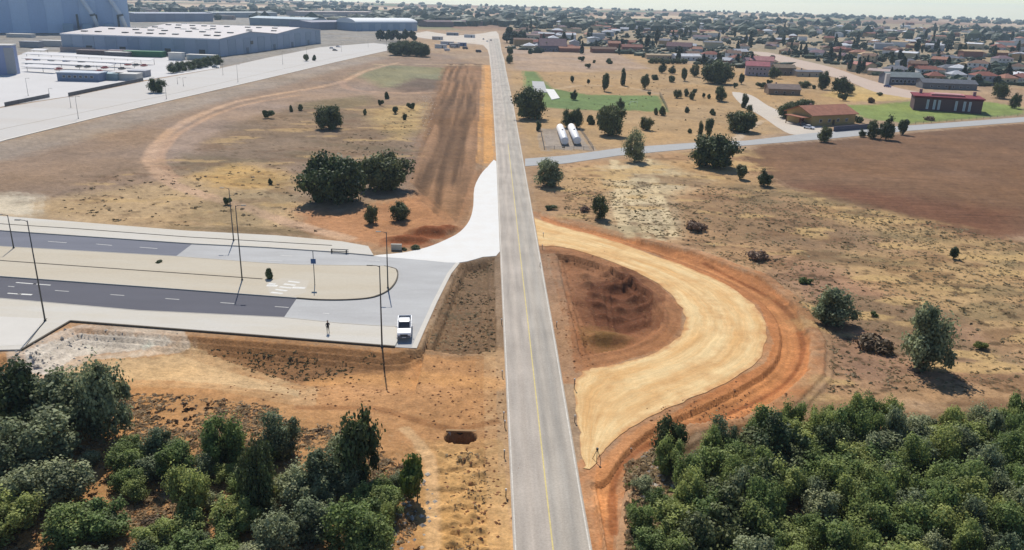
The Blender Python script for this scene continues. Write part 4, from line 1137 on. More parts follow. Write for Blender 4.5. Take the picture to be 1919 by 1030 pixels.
# undergrowth: low tufts nobody could count
def tufts(name, poly_px, n, seed, size, mat, hgt=.5, avoid=True, spread=None):
    r = np.random.RandomState(seed); P = P2(poly_px); lo = P.min(0); hi = P.max(0)
    pts = np.stack([r.uniform(lo[0], hi[0], n * 4), r.uniform(lo[1], hi[1], n * 4)], -1)
    ok = sdf(pts[:, 0], pts[:, 1], P, 3) < 0
    cl = fbm(pts[:, 0] * .22, pts[:, 1] * .22, seed, 3); ok &= cl + r.uniform(-.12, .12, len(cl)) > .48
    if avoid:
        for f in FLAT: ok &= sdf(pts[:, 0], pts[:, 1], P2(f), 3) > .25
    pts = pts[ok][:n]
    vs = []; fs = []; tn = []
    for x, y in pts:
        z = gz(x, y); s = size * r.uniform(.5, 1.5); t = r.uniform(0, 1)
        for k in range(5):
            a = r.uniform(0, 6.28); ox, oy = r.normal(0, s * .35, 2); w = s * r.uniform(.3, .6); hh = s * hgt * r.uniform(.6, 1.6)
            dx, dy = math.cos(a) * w, math.sin(a) * w; lx, ly = r.normal(0, s * .25, 2)
            b = len(vs)
            vs += [(x + ox - dx, y + oy - dy, z - .03), (x + ox + dx, y + oy + dy, z - .03), (x + ox + dx * .7 + lx, y + oy + dy * .7 + ly, z + hh), (x + ox - dx * .7 + lx, y + oy - dy * .7 + ly, z + hh * .8)]
            fs.append((b, b + 1, b + 2, b + 3)); tn += [t * .9] * 4
    me = bpy.data.meshes.new(name); me.from_pydata(vs, [], fs)
    at = me.attributes.new('tone', 'FLOAT', 'POINT'); at.data.foreach_set('value', np.array(tn, np.float32))
    o = link(name, me, mat); o['kind'] = 'stuff'; return o
M_STRAW = leafmat('dry_straw', (.26, .19, .10), (.52, .42, .26), .05, .5)
M_SCRUB = leafmat('low_scrub', (.09, .08, .045), (.22, .19, .11), .1, .4)
SL = [(-200, 730), (300, 730), (480, 745), (700, 800), (800, 880), (810, 1150), (-200, 1150)]
tufts('dry_grass', SL, 7500, 1, .34, M_STRAW, .25)
tufts('undergrowth', SL, 700, 2, .38, LF['brown'], .3)
tufts('dry_grass', [(1155, 850), (1270, 830), (1300, 1150), (1150, 1150)], 900, 3, .35, M_STRAW)
tufts('undergrowth', [(1160, 850), (2200, 780), (2200, 1300), (1160, 1300)], 1600, 4, .5, LF['green'])
tufts('dry_grass', [(1050, 330), (1480, 360), (1960, 460), (1960, 740), (1540, 740), (1530, 620), (1430, 515), (1300, 470), (1050, 405)], 4200, 5, .34, M_STRAW, .25)
tufts('scrub', [(1050, 330), (1480, 360), (1960, 460), (1960, 740), (1540, 740), (1530, 620), (1430, 515), (1300, 470), (1050, 405)], 800, 6, .38, M_SCRUB, .25)
tufts('scrub', [(855, 494), (935, 478), (945, 660), (860, 668), (782, 654)], 300, 7, .28, M_SCRUB, .25)
tufts('scrub', [(330, 632), (770, 656), (800, 700), (500, 700)], 260, 8, .26, M_SCRUB, .3)
tufts('scrub', [(100, 330), (560, 300), (780, 190), (780, 300), (560, 390), (640, 445), (320, 425), (100, 410)], 520, 9, .5, M_SCRUB, .25)
tufts('dry_grass', [(810, 840), (935, 840), (950, 1100), (810, 1100)], 260, 10, .26, M_STRAW, .15)
tufts('scrub', [(960, 140), (1430, 135), (1500, 240), (990, 292)], 200, 11, .5, M_SCRUB, .3)

def stones(name, spots, n, seed, size, mat):
    r = np.random.RandomState(seed); bm = bmesh.new()
    for k in range(n):
        px, py, wx, wy = spots[r.randint(len(spots))]
        q = G(px + r.normal(0, wx), py + r.normal(0, wy)); s = size * r.uniform(.4, 1.5)
        vs = [bm.verts.new((q.x + s * a * r.uniform(.6, 1.2), q.y + s * b * r.uniform(.6, 1.2), gz(q.x, q.y) + s * c * r.uniform(.4, .8))) for a, b, c in ((1, 0, 0), (-1, 0, 0), (0, 1, 0), (0, -1, 0), (0, 0, 1), (0, 0, -.4))]
        for f in ((0, 2, 4), (2, 1, 4), (1, 3, 4), (3, 0, 4), (2, 0, 5), (1, 2, 5), (3, 1, 5), (0, 3, 5)): bm.faces.new([vs[i] for i in f])
    o = link(name, bm_mesh(name, bm), mat); o['kind'] = 'stuff'
M_STONE = rough('pale_rubble', alb(205, 195, 180), var=.2)
stones('rubble', [(1215, 890, 22, 22), (1240, 940, 22, 25), (760, 960, 30, 30), (770, 905, 16, 10), (150, 630, 60, 8), (80, 665, 30, 8), (800, 225, 10, 16), (800, 190, 12, 6)], 520, 3, .22, M_STONE)
stones('clods', [(1100, 500, 40, 18), (1080, 600, 20, 40), (900, 760, 60, 50), (900, 930, 30, 60), (650, 720, 120, 25), (860, 600, 30, 40), (1350, 760, 60, 20)], 1200, 5, .16, rough('clods', alb(170, 122, 84), var=.25))

# ------------------------------------------------------------------ lamp posts, signs, stakes
def lamp(px, py, top, label, arm=-1, group='street lamps of the avenue', thick=1.0):
    p = G(px, py); H = height_for(p, top); z = gz(p.x, p.y)
    e = empty('street_lamp', (p.x, p.y, z), 0, label, 'street lamp', group)
    base = bmesh.new(); add_tube(base, [(0, 0, -.2), (0, 0, .35)], [.2 * thick, .18 * thick], 8); link('base', bm_mesh('base', base), M_DARK, e)
    link('pole', tube_mesh('pole', [(0, 0, .3), (0, 0, H * .5), (0, 0, H)], [.115 * thick, .09 * thick, .06 * thick], 8), M_DARK if thick >= 1 else M_GALV, e)
    link('arm', tube_mesh('arm', [(0, 0, H - .15), (arm * .35, 0, H), (arm * .9, 0, H + .05)], [.05, .045, .04], 6), M_DARK, e)
    link('lamp_head', box_mesh('lamp_head', (arm * 1.25, 0, H + .05), (.8, .28, .12), .03), M_GALV, e)
    return e
lamp(85, 603, 412, 'street lamp on the lower pavement beside the poured concrete pad')
lamp(26, 466, 402, 'street lamp on the upper pavement at the far end of the avenue')
lamp(438, 452, 352, 'street lamp on the upper pavement, rear one of the twin looking pair')
lamp(454, 526, 384, 'street lamp on the sandy median, front one of the twin looking pair', 1)
lamp(716, 650, 497, 'tall dark street lamp at the lower pavement edge next to the white pickup')
lamp(727, 541, 434, 'street lamp on the rounded nose of the median')
for i, (px, py, t) in enumerate([(147, 222, 180), (133, 201, 181), (344, 161, 145), (333, 157, 145), (312, 185, 160), (446, 153, 120), (418, 140, 119), (53, 179, 146), (92, 175, 165), (530, 120, 96), (575, 106, 88), (640, 96, 80), (690, 88, 74)]):
    lamp(px, py, t, '%s slim grey lamp post along the industrial avenue, counted in order from the yard' % ordinal(i), 1, 'slim lamp posts of the industrial avenue', .8)

def sign_post(px, py, top, label, panels):
    p = G(px, py); H = height_for(p, top)
    e = empty('road_sign', (p.x, p.y, gz(p.x, p.y)), 0, label, 'road sign')
    link('pole', tube_mesh('pole', [(0, 0, -.2), (0, 0, H)], [.07, .06], 8), M_GALV, e)
    for (z, w, h, col) in panels:
        link('panel', box_mesh('panel', (0, -.1, H * z), (w, .04, h), .01), M_METALP, e, col)
        link('panel_rim', box_mesh('panel_rim', (0, -.075, H * z), (w + .08, .02, h + .08), .005), M_METALP, e, (.7, .7, .7))
    bb = bmesh.new(); add_box(bb, (0, 0, .06), (.7, .5, .24)); link('base', bm_mesh('base', bb), M_DARK, e)
sign_post(590, 535, 468, 'tall sign post with a blue square sign on the median', [(.70, .75, .75, (.03, .10, .26))])
# small low barrier on the upper pavement end
e = empty('road_barrier', (*P2([(637, 474)])[0], gz(*P2([(637, 474)])[0])), AVE, 'low dark barrier rail closing the upper pavement end', 'barrier')
link('rail', box_mesh('rail', (0, 0, .75), (3.2, .08, .14), .01), M_DARK, e); link('rail', box_mesh('rail', (0, 0, .4), (3.2, .08, .12), .01), M_DARK, e)
for x in (-1.5, 1.2): link('leg', box_mesh('leg', (x, 0, .38), (.1, .5, .8), .01), M_DARK, e)
# utility cabinet beside the white concrete
q = G(743, 468); e = empty('utility_cabinet', (q.x, q.y, gz(q.x, q.y)), 0, 'pale utility cabinet beside the white concrete road', 'cabinet')
link('body', box_mesh('body', (0, 0, .55), (1.9, .5, 1.0), .02), M_OBJ, e, (.5, .45, .36)); link('lid', box_mesh('lid', (0, 0, 1.09), (2.0, .6, .08), .01), M_OBJ, e, (.4, .38, .33))
tree_px(757, 469, 12, 7, 'shrub', 'dark weed clump between the utility cabinet and the white concrete', 'shrub'); tree_px(780, 467, 18, 7, 'shrub', 'green weed clump on the curb of the white concrete road', 'shrub')

def stake(px, py, h, label, group='marker posts along the main road', lean=0.0, col=(.03, .03, .03)):
    p = G(px, py); e = empty('marker_post', (p.x, p.y, gz(p.x, p.y)), 0, label, 'marker post', group)
    link('post', tube_mesh('post', [(0, 0, -.1), (lean, 0, h)], [.05, .045], 6), M_METALP, e, col)
    link('cap', box_mesh('cap', (lean, 0, h), (.16, .12, .2), .01), M_METALP, e, (.5, .5, .48))
L_ = ['level with the white pickup', 'below the brown scrub triangle', 'above the culvert pit', 'beside the culvert pit', 'below the culvert pit', 'near the nearest diggings']
for i, (px, py) in enumerate([(940, 607), (941, 705), (944, 784), (945, 856), (946, 800), (948, 930)]):
    stake(px, py, .8, 'short dark marker post on the left verge, %s' % L_[i])
R_ = ['where the gravel bend meets the road top', 'beside the upper edge of the hollow', 'beside the middle of the hollow', 'on the orange strip of the gravel bend', 'low on the orange strip beside the gravel', 'at the upper lip of the hollow']
for i, (px, py) in enumerate([(1018, 443), (1012, 500), (1043, 612), (1076, 728), (1077, 790), (1016, 466)]):
    stake(px, py, .8 if i != 3 else 1.3, 'short dark marker post on the right verge, %s' % R_[i])
# survey tripod at the lower tip of the gravel
q = G(1118, 862); e = empty('survey_tripod', (q.x, q.y, gz(q.x, q.y)), .4, 'small dark survey tripod at the lower tip of the gravel bend', 'tripod')
link('head', box_mesh('head', (0, 0, 1.35), (.2, .2, .26), .02), M_DARK, e)
for k in range(3):
    a = k * 2.094; link('leg', tube_mesh('leg', [(0, 0, 1.3), (math.cos(a) * .5, math.sin(a) * .5, -.02)], [.035, .03], 6), M_DARK, e)

# culvert
q = G(864, 812); e = empty('culvert', (q.x, q.y + .75, -1.85), 0, 'dark open culvert mouth in the orange earth beside the main road', 'culvert')
bm = bmesh.new(); add_box(bm, (-1.3, 0, .8), (.3, .5, 1.7)); add_box(bm, (1.3, 0, .8), (.3, .5, 1.7)); link('side_wall', bm_mesh('side_wall', bm), M_CONCG, e)
link('headwall', box_mesh('headwall', (0, 0, 1.72), (3.3, .4, .2), .02), rough('old_concrete', alb(176, 140, 100), var=.15), e)
bm = bmesh.new(); add_box(bm, (0, .1, .8), (2.5, .1, 1.75)); link('inner_wall', bm_mesh('inner_wall', bm), rough('culvert_inner_shade', (.03, .025, .02)), e)  # near-black colour stands in for the shade inside the culvert

# ------------------------------------------------------------------ pickup
def wheel(parent, x, y, r=.38, w=.25):
    bm = bmesh.new(); add_tube(bm, [(-w / 2, 0, 0), (-w * .42, 0, 0), (w * .42, 0, 0), (w / 2, 0, 0)], [r * .9, r, r, r * .9], 20)
    t = link('wheel', bm_mesh('wheel', bm), M_RUBBER, parent); t.location = (x, y, r)
    bm = bmesh.new(); add_tube(bm, [(-w * .53, 0, 0), (w * .53, 0, 0)], [r * .58, r * .58], 12); link('rim', bm_mesh('rim', bm), M_GALV, t)
def loft(name, secs, mat, parent=None, color=None, bev=0):
    """body built from cross sections: (y, half width low, half width high, z low, z high)"""
    bm = bmesh.new(); rings = []
    for y, wl, wh, z0, z1 in secs:
        rings.append([bm.verts.new(v) for v in ((-wl, y, z0), (wl, y, z0), (wl * 1.02, y, (z0 + z1) / 2), (wh, y, z1), (-wh, y, z1), (-wl * 1.02, y, (z0 + z1) / 2))])
    for a, b in zip(rings, rings[1:]):
        for k in range(6): bm.faces.new((a[k], a[(k + 1) % 6], b[(k + 1) % 6], b[k]))
    bm.faces.new(rings[0][::-1]); bm.faces.new(rings[-1])
    bmesh.ops.recalc_face_normals(bm, faces=bm.faces)
    if bev: bmesh.ops.bevel(bm, geom=[e_ for e_ in bm.edges if len(e_.link_faces) == 2 and e_.calc_face_angle(0) > .5], offset=bev, segments=2, affect='EDGES')
    return link(name, bm_mesh(name, bm), mat, parent, color)
WH = (.78, .79, .80)
pp = G(757, 641)
pk = empty('pickup_truck', (pp.x, pp.y + .2, .16), math.radians(-1.5), 'white pickup truck parked at the corner of the avenue plaza, bonnet towards the viewer', 'pickup truck')
pk.scale = (1.04, 1.22, 1.04); pk.rotation_euler = (0, 0, math.radians(6.5))
loft('body', [(0, .80, .72, .45, .80), (.12, .90, .84, .36, .98), (1.0, .92, .84, .34, 1.04), (1.35, .92, .86, .34, 1.10), (3.2, .93, .88, .34, 1.10), (3.22, .93, .90, .34, 1.10), (3.3, .93, .90, .38, .62), (5.15, .92, .90, .42, .62)], M_METALP, pk, WH, .03)
loft('cabin', [(1.30, .80, .78, 1.06, 1.12), (1.95, .80, .66, 1.06, 1.70), (2.5, .80, .67, 1.06, 1.74), (3.0, .80, .66, 1.06, 1.72), (3.2, .80, .70, 1.06, 1.12)], M_GLASS, pk)
loft('roof', [(1.88, .60, .60, 1.665, 1.70), (2.05, .69, .66, 1.69, 1.76), (2.6, .69, .66, 1.72, 1.79), (3.08, .67, .64, 1.68, 1.75)], M_METALP, pk, WH, .01)
link('cargo_bed', box_mesh('cargo_bed', (0, 4.22, .66), (1.56, 1.8, .06), .01), M_RUBBER, pk)
for s in (-1, 1): link('bed_side', box_mesh('bed_side', (s * .87, 4.22, .84), (.12, 1.86, .52), .03), M_METALP, pk, WH)
link('tailgate', box_mesh('tailgate', (0, 5.14, .84), (1.7, .08, .52), .02), M_METALP, pk, WH)
bm = bmesh.new(); add_tube(bm, [(-.78, 3.42, 1.1), (-.7, 3.42, 1.66), (.7, 3.42, 1.66), (.78, 3.42, 1.1)], [.045] * 4, 8); link('roll_bar', bm_mesh('roll_bar', bm), M_DARK, pk)
for s in (-1, 1):
    bm = bmesh.new(); add_box(bm, (s * .76, 1.63, 1.40), (.07, .09, .80), rx=math.radians(-46)); link('windscreen_pillar', bm_mesh('windscreen_pillar', bm), M_METALP, pk, WH)
    link('door', box_mesh('door', (s * .915, 2.2, .78), (.05, 1.0, .60), .02), M_METALP, pk, WH)
    link('door', box_mesh('door', (s * .915, 3.0, .78), (.05, .55, .60), .02), M_METALP, pk, WH)
    link('wing_mirror', box_mesh('wing_mirror', (s * 1.04, 1.62, 1.16), (.2, .12, .18), .03), M_METALP, pk, WH)
    link('headlight', box_mesh('headlight', (s * .68, .03, .78), (.34, .14, .16), .03), M_METALP, pk, (.6, .62, .65))
    wheel(pk, s * .80, .95); wheel(pk, s * .80, 4.25)
link('grille', box_mesh('grille', (0, .0, .74), (.94, .10, .22), .02), M_DARK, pk)
link('bumper', box_mesh('bumper', (0, -.04, .48), (1.66, .2, .26), .05), M_METALP, pk, (.16, .17, .18))
link('number_plate', box_mesh('number_plate', (0, -.15, .5), (.5, .02, .11), .003), M_METALP, pk, (.75, .75, .72))

def car(px, py, rz, col, label, van=False, cat='car', group=None, k=1.0):
    p = G(px, py); e = empty('van' if van else 'parked_car', (p.x, p.y, max(gz(p.x, p.y), .0) + .02), rz, label, cat, group)
    e.scale = (k, k, k)
    if van:
        loft('body', [(-2.4, .85, .8, .35, .9), (-2.2, .92, .88, .3, 1.15), (-1.5, .93, .86, .3, 1.95), (-1.3, .93, .86, .3, 2.1), (2.3, .93, .86, .3, 2.1), (2.4, .9, .84, .4, 2.0)], M_METALP, e, col, .03)
        link('windscreen', box_mesh('windscreen', (0, -1.93, 1.5), (1.5, .05, .75), .01, rx=math.radians(-40)), M_GLASS, e)
    else:
        loft('body', [(-2.1, .75, .7, .35, .62), (-1.9, .86, .8, .28, .78), (-.9, .88, .82, .28, .92), (1.5, .88, .84, .28, .96), (2.05, .84, .8, .3, .88), (2.12, .78, .74, .4, .7)], M_METALP, e, col, .03)
        loft('window_band', [(-.95, .78, .76, .88, .93), (-.25, .78, .62, .88, 1.38), (.9, .78, .62, .88, 1.4), (1.75, .76, .7, .88, .95)], M_GLASS, e)
        loft('roof', [(-.3, .60, .58, 1.36, 1.39), (.3, .63, .60, 1.39, 1.45), (.95, .62, .58, 1.37, 1.42)], M_METALP, e, col)
    for s in (-1, 1): wheel(e, s * .8, -1.35, .33, .2); wheel(e, s * .8, 1.35, .33, .2)
    return e
car(1497, 228, 1.0, (.75, .75, .76), 'white van parked before the farmhouse porch', True, 'van')
car(1516, 241, .7, (.78, .78, .8), 'white car parked at the lane junction below the farmhouse')
car(1506, 235, .9, (.08, .09, .11), 'dark car between the white van and white car by the farmhouse')
car(1663, 163, .5, (.06, .07, .22), 'blue car on the pale forecourt left of the grey hall')
car(920, 76, 0, (.05, .05, .06), 'dark car on the bright junction nearest the right kerb')
car(913, 78, .1, (.6, .6, .62), 'pale car on the bright junction beside the dark car')
car(906, 74, .1, (.08, .09, .12), 'dark car at the left side of the bright junction')
car(622, 91, 1.2, (.75, .75, .76), 'first white car on the far industrial avenue')
car(634, 88, 1.2, (.7, .7, .72), 'second white car on the far industrial avenue')
car(628, 95, 1.2, (.05, .05, .06), 'dark car on the far industrial avenue')
car(404, 127, 1.2, (.2, .25, .3), 'grey car at the end of the factory hedge')
# machines at the head of the earthworks
for i, (px, py, c) in enumerate([(872, 92, (.05, .05, .06)), (897, 98, (.05, .05, .05)), (838, 96, (.6, .6, .6)), (850, 90, (.3, .3, .3))]):
    car(px, py, 1.2, c, ['dark van by the works camp above the furrows', 'dark van on the bare ground left of the bright junction', 'white van by the works camp above the furrows', 'grey van by the works camp above the furrows'][i], True, 'van')

# ------------------------------------------------------------------ person
def person(px, py):
    p = G(px, py); bm = bmesh.new()
    J = [((0, 0, .95), .15), ((0, 0, 1.12), .145), ((0, .01, 1.32), .17), ((0, .01, 1.47), .075), ((0, -.01, 1.56), .07), ((0, -.02, 1.68), .105), ((0, -.02, 1.76), .085),
         ((-.10, 0, .88), .11), ((-.12, -.02, .50), .07), ((-.13, .03, .10), .045), ((-.13, -.14, .04), .045),
         ((.10, 0, .88), .11), ((.13, .03, .50), .07), ((.15, .06, .10), .045), ((.16, -.10, .04), .045),
         ((-.20, .01, 1.40), .065), ((-.27, .03, 1.14), .048), ((-.24, -.10, .92), .036), ((-.23, -.15, .86), .035),
         ((.20, .01, 1.40), .065), ((.27, -.02, 1.16), .048), ((.12, -.24, 1.18), .036), ((.06, -.29, 1.2), .035)]
    E = [(0, 1), (1, 2), (2, 3), (3, 4), (4, 5), (5, 6), (0, 7), (7, 8), (8, 9), (9, 10), (0, 11), (11, 12), (12, 13), (13, 14), (2, 15), (15, 16), (16, 17), (17, 18), (2, 19), (19, 20), (20, 21), (21, 22)]
    me = bpy.data.meshes.new('person'); me.from_pydata([j[0] for j in J], E, [])
    o = bpy.data.objects.new('person', me); COL.objects.link(o)
    s = o.modifiers.new('skin', 'SKIN')
    for v, j in zip(me.skin_vertices[0].data, J): v.radius = (j[1], j[1] * .85)
    me.skin_vertices[0].data[0].use_root = True
    sb = o.modifiers.new('sub', 'SUBSURF'); sb.levels = 2; sb.render_levels = 2
    dg = bpy.context.evaluated_depsgraph_get(); m2 = bpy.data.meshes.new_from_object(o.evaluated_get(dg))
    o.modifiers.clear(); o.data = m2
    for mt in (rough('skin', (.42, .25, .18), var=.05, bump=0), rough('dark_jacket', (.028, .030, .036), var=.15), rough('dark_trousers', (.022, .024, .030), var=.15), rough('shoes', (.02, .018, .016))): m2.materials.append(mt)
    for f in m2.polygons:
        c = f.center; hand = c.z < .93 and abs(c.x) > .19 and c.z > .8 or (c.y < -.25 and c.z > 1.1)
        f.material_index = 0 if (c.z > 1.5 or hand) else 1 if c.z > .9 else 3 if c.z < .12 else 2
        f.use_smooth = True
    o.location = (p.x, p.y, .14); o.rotation_euler = (0, 0, .5)
    tag(o, 'person in dark clothes standing on the lower pavement of the avenue', 'person')
    bm = bmesh.new(); bmesh.ops.create_uvsphere(bm, u_segments=12, v_segments=8, radius=.118)
    bmesh.ops.delete(bm, geom=[v for v in bm.verts if v.co.z < -.02 or v.co.y < -.085], context='VERTS')
    h = link('hair', bm_mesh('hair', bm), rough('dark_hair', (.02, .015, .01)), o); h.location = (0, -.01, 1.715)
    for s in (-1, 1):
        bm = bmesh.new(); bmesh.ops.create_uvsphere(bm, u_segments=6, v_segments=4, radius=.014); x = link('eye', bm_mesh('eye', bm), M_RUBBER, o); x.location = (s * .035, -.115, 1.70)
    bm = bmesh.new(); bmesh.ops.create_cone(bm, segments=6, radius1=.02, radius2=.006, depth=.05); x = link('nose', bm_mesh('nose', bm), m2.materials[0], o); x.location = (0, -.12, 1.675)
person(615, 625)

# ------------------------------------------------------------------ white tanks, pad fence
def tank(pxa, pya, pxb, pyb, label):
    a = G(pxa, pya); b = G(pxb, pyb); d = (b - a); Lg = d.length; ang = math.atan2(d.y, d.x)
    e = empty('storage_tank', (a.x, a.y, gz(a.x, a.y)), ang, label, 'tank', 'white storage tanks')
    r = 1.25
    bm = bmesh.new(); add_tube(bm, [(0, 0, r + .25), (.25, 0, r + .25), (Lg - .25, 0, r + .25), (Lg, 0, r + .25)], [r * .75, r, r, r * .75], 20); link('vessel', bm_mesh('vessel', bm), M_METALP, e, (.82, .8, .78))
    for k in (.2, .5, .8): link('saddle', box_mesh('saddle', (Lg * k, 0, .3), (.3, 2.0, .65), .02), M_DARK, e)
    link('hatch', tube_mesh('hatch', [(Lg * .5, 0, r * 2 + .15), (Lg * .5, 0, r * 2 + .5)], [.3, .3], 12), M_GALV, e)
tank(1058, 274, 1049, 247, 'left of the two long white tanks lying on the fenced pad')
tank(1081, 273, 1070, 246, 'right of the two long white tanks lying on the fenced pad')
def fence(pts, label, h=1.6, step=4, mat=None, cat='fence', dens=3):
    P = [G(*p) for p in pts]; e = empty('fence', (P[0].x, P[0].y, 0), 0, label, cat); o = P[0]
    pm = tube_mesh('post', [(0, 0, -.2), (0, 0, h)], [.06, .05], 6); pm.materials.append(mat or M_DARK)
    for a, b in zip(P, P[1:]):
        L_ = (b - a).length; n = max(1, int(L_ / step)); ang = math.atan2((b - a).y, (b - a).x)
        for k in range(n): q = a.lerp(b, k / n) - o; x = link('post', pm, None, e); x.location = (q.x, q.y, gz(q.x + o.x, q.y + o.y))
        for z in [h * (k + 1) / (dens + .3) for k in range(dens)]:
            m = (a + b) / 2 - o; bm = bmesh.new(); add_box(bm, (0, 0, 0), (L_, .05, .05)); r_ = link('rail', bm_mesh('rail', bm), mat or M_DARK, e); r_.location = (m.x, m.y, z); r_.rotation_euler = (0, 0, ang)
fence([(1012, 243), (1020, 281), (1112, 281), (1085, 242)], 'low dark fence round the pad of the white tanks', 1.2, 3)
fence([(1236, 179), (1251, 209)], 'dark fence closing the right end of the green pitch', 2.2, 4)
fence([(1700, 234), (1919, 216)], 'dark wall like fence along the lawn and the lane', 1.2, 5)
fence([(130, 181), (200, 166), (270, 152)], 'dark fence along the factory yard behind the avenue', 1.8, 4, dens=5)
fence([(10, 200), (94, 183)], 'dark fence of the factory yard at the edge of the picture', 1.8, 4, dens=5)
for (a, b, lab) in (((131, 180), (270, 151), 'low dark grey boundary wall of the factory yard behind the avenue'), ((12, 199), (95, 182), 'low dark grey boundary wall at the edge of the picture by the yard')):
    A = G(*a); B = G(*b); w_ = link('yard_wall', box_mesh('yard_wall', ((B - A).length / 2, .5, .5), ((B - A).length, .3, 1.9), .02), M_OBJ, None, tuple(alb(120, 120, 124))); w_.location = A; w_.rotation_euler = (0, 0, math.atan2((B - A).y, (B - A).x)); tag(w_, lab, 'wall')
# pitch furniture
def goal(px, py, label):
    p = G(px, py); e = empty('goal', (p.x, p.y, 0), .3, label, 'goal')
    link('frame', tube_mesh('frame', [(-1.8, 0, -.1), (-1.8, 0, 2.2), (1.8, 0, 2.2), (1.8, 0, -.1)], [.08] * 4, 6), M_METALP, e, (.8, .8, .8))
goal(1187, 200, 'white goal frame in the middle of the green pitch')

# ------------------------------------------------------------------ buildings
def frame_of(a, b, c=None, depth=None):
    """front edge a to b (photo points at ground), side edge b to c"""
    A, B = G(*a), G(*b); ang = math.atan2((B - A).y, (B - A).x); W = (B - A).length
    if c is not None: D = (G(*c) - B).dot(Vector((-math.sin(ang), math.cos(ang), 0)))
    else: D = depth
    return A, ang, W, abs(D)

def add_windows(e, W, H, ys, zs, n, sx, sz, mat=None, x0=.1, x1=.9, frame=True, name='window'):
    fm = box_mesh('window', (0, 0, 0), (sx, .12, sz)); fm.materials.append(M_OBJ)
    gm_ = box_mesh('pane', (0, -.05, 0), (sx * .82, .10, sz * .84)); gm_.materials.append(mat or M_GLASS)
    for z in zs:
        for k in range(n):
            x = W * (x0 + (x1 - x0) * (k + .5) / n)
            f = link(name, fm, None, e, (.6, .6, .58)); f.location = (x, ys, z); g = link('pane', gm_, None, f)

def gable(name, a, b, depth, h, rise, wall, roof, label, cat='house', group=None, c=None, along=True, windows=None, chim=True, over=.4, flat=False, door=True, extra=None):
    A, ang, W, D = frame_of(a, b, c, depth)
    e = empty(name, (A.x, A.y, 0), ang, label, cat, group)
    bm = bmesh.new()
    pts = [(0, 0), (W, 0), (W, D), (0, D)]
    lo = [bm.verts.new((x, y, -.5)) for x, y in pts]; hi = [bm.verts.new((x, y, h)) for x, y in pts]
    for i in range(4): bm.faces.new((lo[i], lo[(i + 1) % 4], hi[(i + 1) % 4], hi[i]))
    if rise > 0 and not flat:
        if along:
            r1 = bm.verts.new((0, D / 2, h + rise)); r2 = bm.verts.new((W, D / 2, h + rise)); bm.faces.new((hi[3], hi[0], r1)); bm.faces.new((hi[1], hi[2], r2))
        else:
            r1 = bm.verts.new((W / 2, 0, h + rise)); r2 = bm.verts.new((W / 2, D, h + rise)); bm.faces.new((hi[0], hi[1], r1)); bm.faces.new((hi[2], hi[3], r2))
    link('wall', bm_mesh('wall', bm), M_OBJ, e, wall)
    bm = bmesh.new(); t = .22
    if rise > 0 and not flat:
        if along: prof = [(-over, -over * rise / (D / 2)), (D / 2, rise), (D + over, -over * rise / (D / 2))]; 
        else: prof = [(-over, -over * rise / (W / 2)), (W / 2, rise), (W + over, -over * rise / (W / 2))]
        lo_, hi_ = (-over, W + over) if along else (-over, D + over)
        rows_ = []
        for s in (lo_, hi_):
            row = []
            for (u, z) in prof:
                for dz in (0.02, t):
                    row.append(bm.verts.new((s, u, h + z + dz) if along else (u, s, h + z + dz)))
            rows_.append(row)
        a_, b_ = rows_
        for i in (0, 2):
            bm.faces.new((a_[i + 1], a_[i + 3], b_[i + 3], b_[i + 1])); bm.faces.new((a_[i], b_[i], b_[i + 2], a_[i + 2]))
            for r_ in (a_, b_): bm.faces.new((r_[i], r_[i + 1], r_[i + 3], r_[i + 2]))
        bm.faces.new((a_[0], a_[1], b_[1], b_[0])); bm.faces.new((a_[4], a_[5], b_[5], b_[4]))
    else:
        add_box(bm, (W / 2, D / 2, h + .2), (W + over * 2, D + over * 2, .4))
    rf = link('roof', bm_mesh('roof', bm), M_ROOF, e, roof)
    if chim: link('chimney', box_mesh('chimney', (W * .3, D * .62, h + rise * .7 + .6), (.7, .7, 1.6)), M_OBJ, rf, (.35, .25, .2))
    if windows:
        add_windows(e, W, h, -.03, *windows)
    if door:
        link('door', box_mesh('door', (W * .5, -.03, 1.05), (1.1, .12, 2.1)), M_OBJ, e, (.12, .08, .05))
    return e, W, D

TERRA = tuple(alb(176, 122, 100)); SLATE = tuple(alb(122, 124, 132)); MAROON = tuple(alb(140, 62, 72)); CREAM = tuple(alb(214, 196, 158)); WHT = tuple(alb(232, 228, 220)); BRN = tuple(alb(120, 92, 72)); PINK = tuple(alb(196, 140, 128)); GREYW = tuple(alb(176, 178, 184))
# maroon building on the lawn
e, W, D = gable('community_building', (1711, 206), (1838, 214), 16, 6.2, 0, (.12, .07, .075), MAROON, 'dark maroon flat roofed building with tall white windows on the lawn by the lane', 'building', flat=True, chim=False, door=False, over=.7)
for x in (.20, .30, .37, .62, .74, .82):
    f = link('window', box_mesh('window', (W * x, -.06, 3.0), (1.0, .14, 4.2)), M_OBJ, e, (.62, .64, .68)); link('pane', box_mesh('pane', (W * x, -.16, 3.0), (.62, .08, 3.8)), M_METALP, f, (.42, .46, .52))
link('roof_curb', box_mesh('roof_curb', (W * .5, D * .5, 6.9), (W * .5, D * .5, .9)), M_OBJ, e, tuple(alb(196, 130, 132)))
link('roof_terrace', box_mesh('roof_terrace', (W * .5, D * .5, 7.4), (W * .4, D * .38, .15)), M_OBJ, e, tuple(alb(206, 160, 156)))
link('cornice', box_mesh('cornice', (W / 2, D / 2, 5.9), (W + .5, D + .5, .5)), M_OBJ, e, tuple(alb(96, 40, 52)))
for x in (.12, .93): link('chimney', box_mesh('chimney', (W * x, D * .8, 7.4), (1.2, 1.2, 2.2)), M_OBJ, e, (.3, .2, .2))
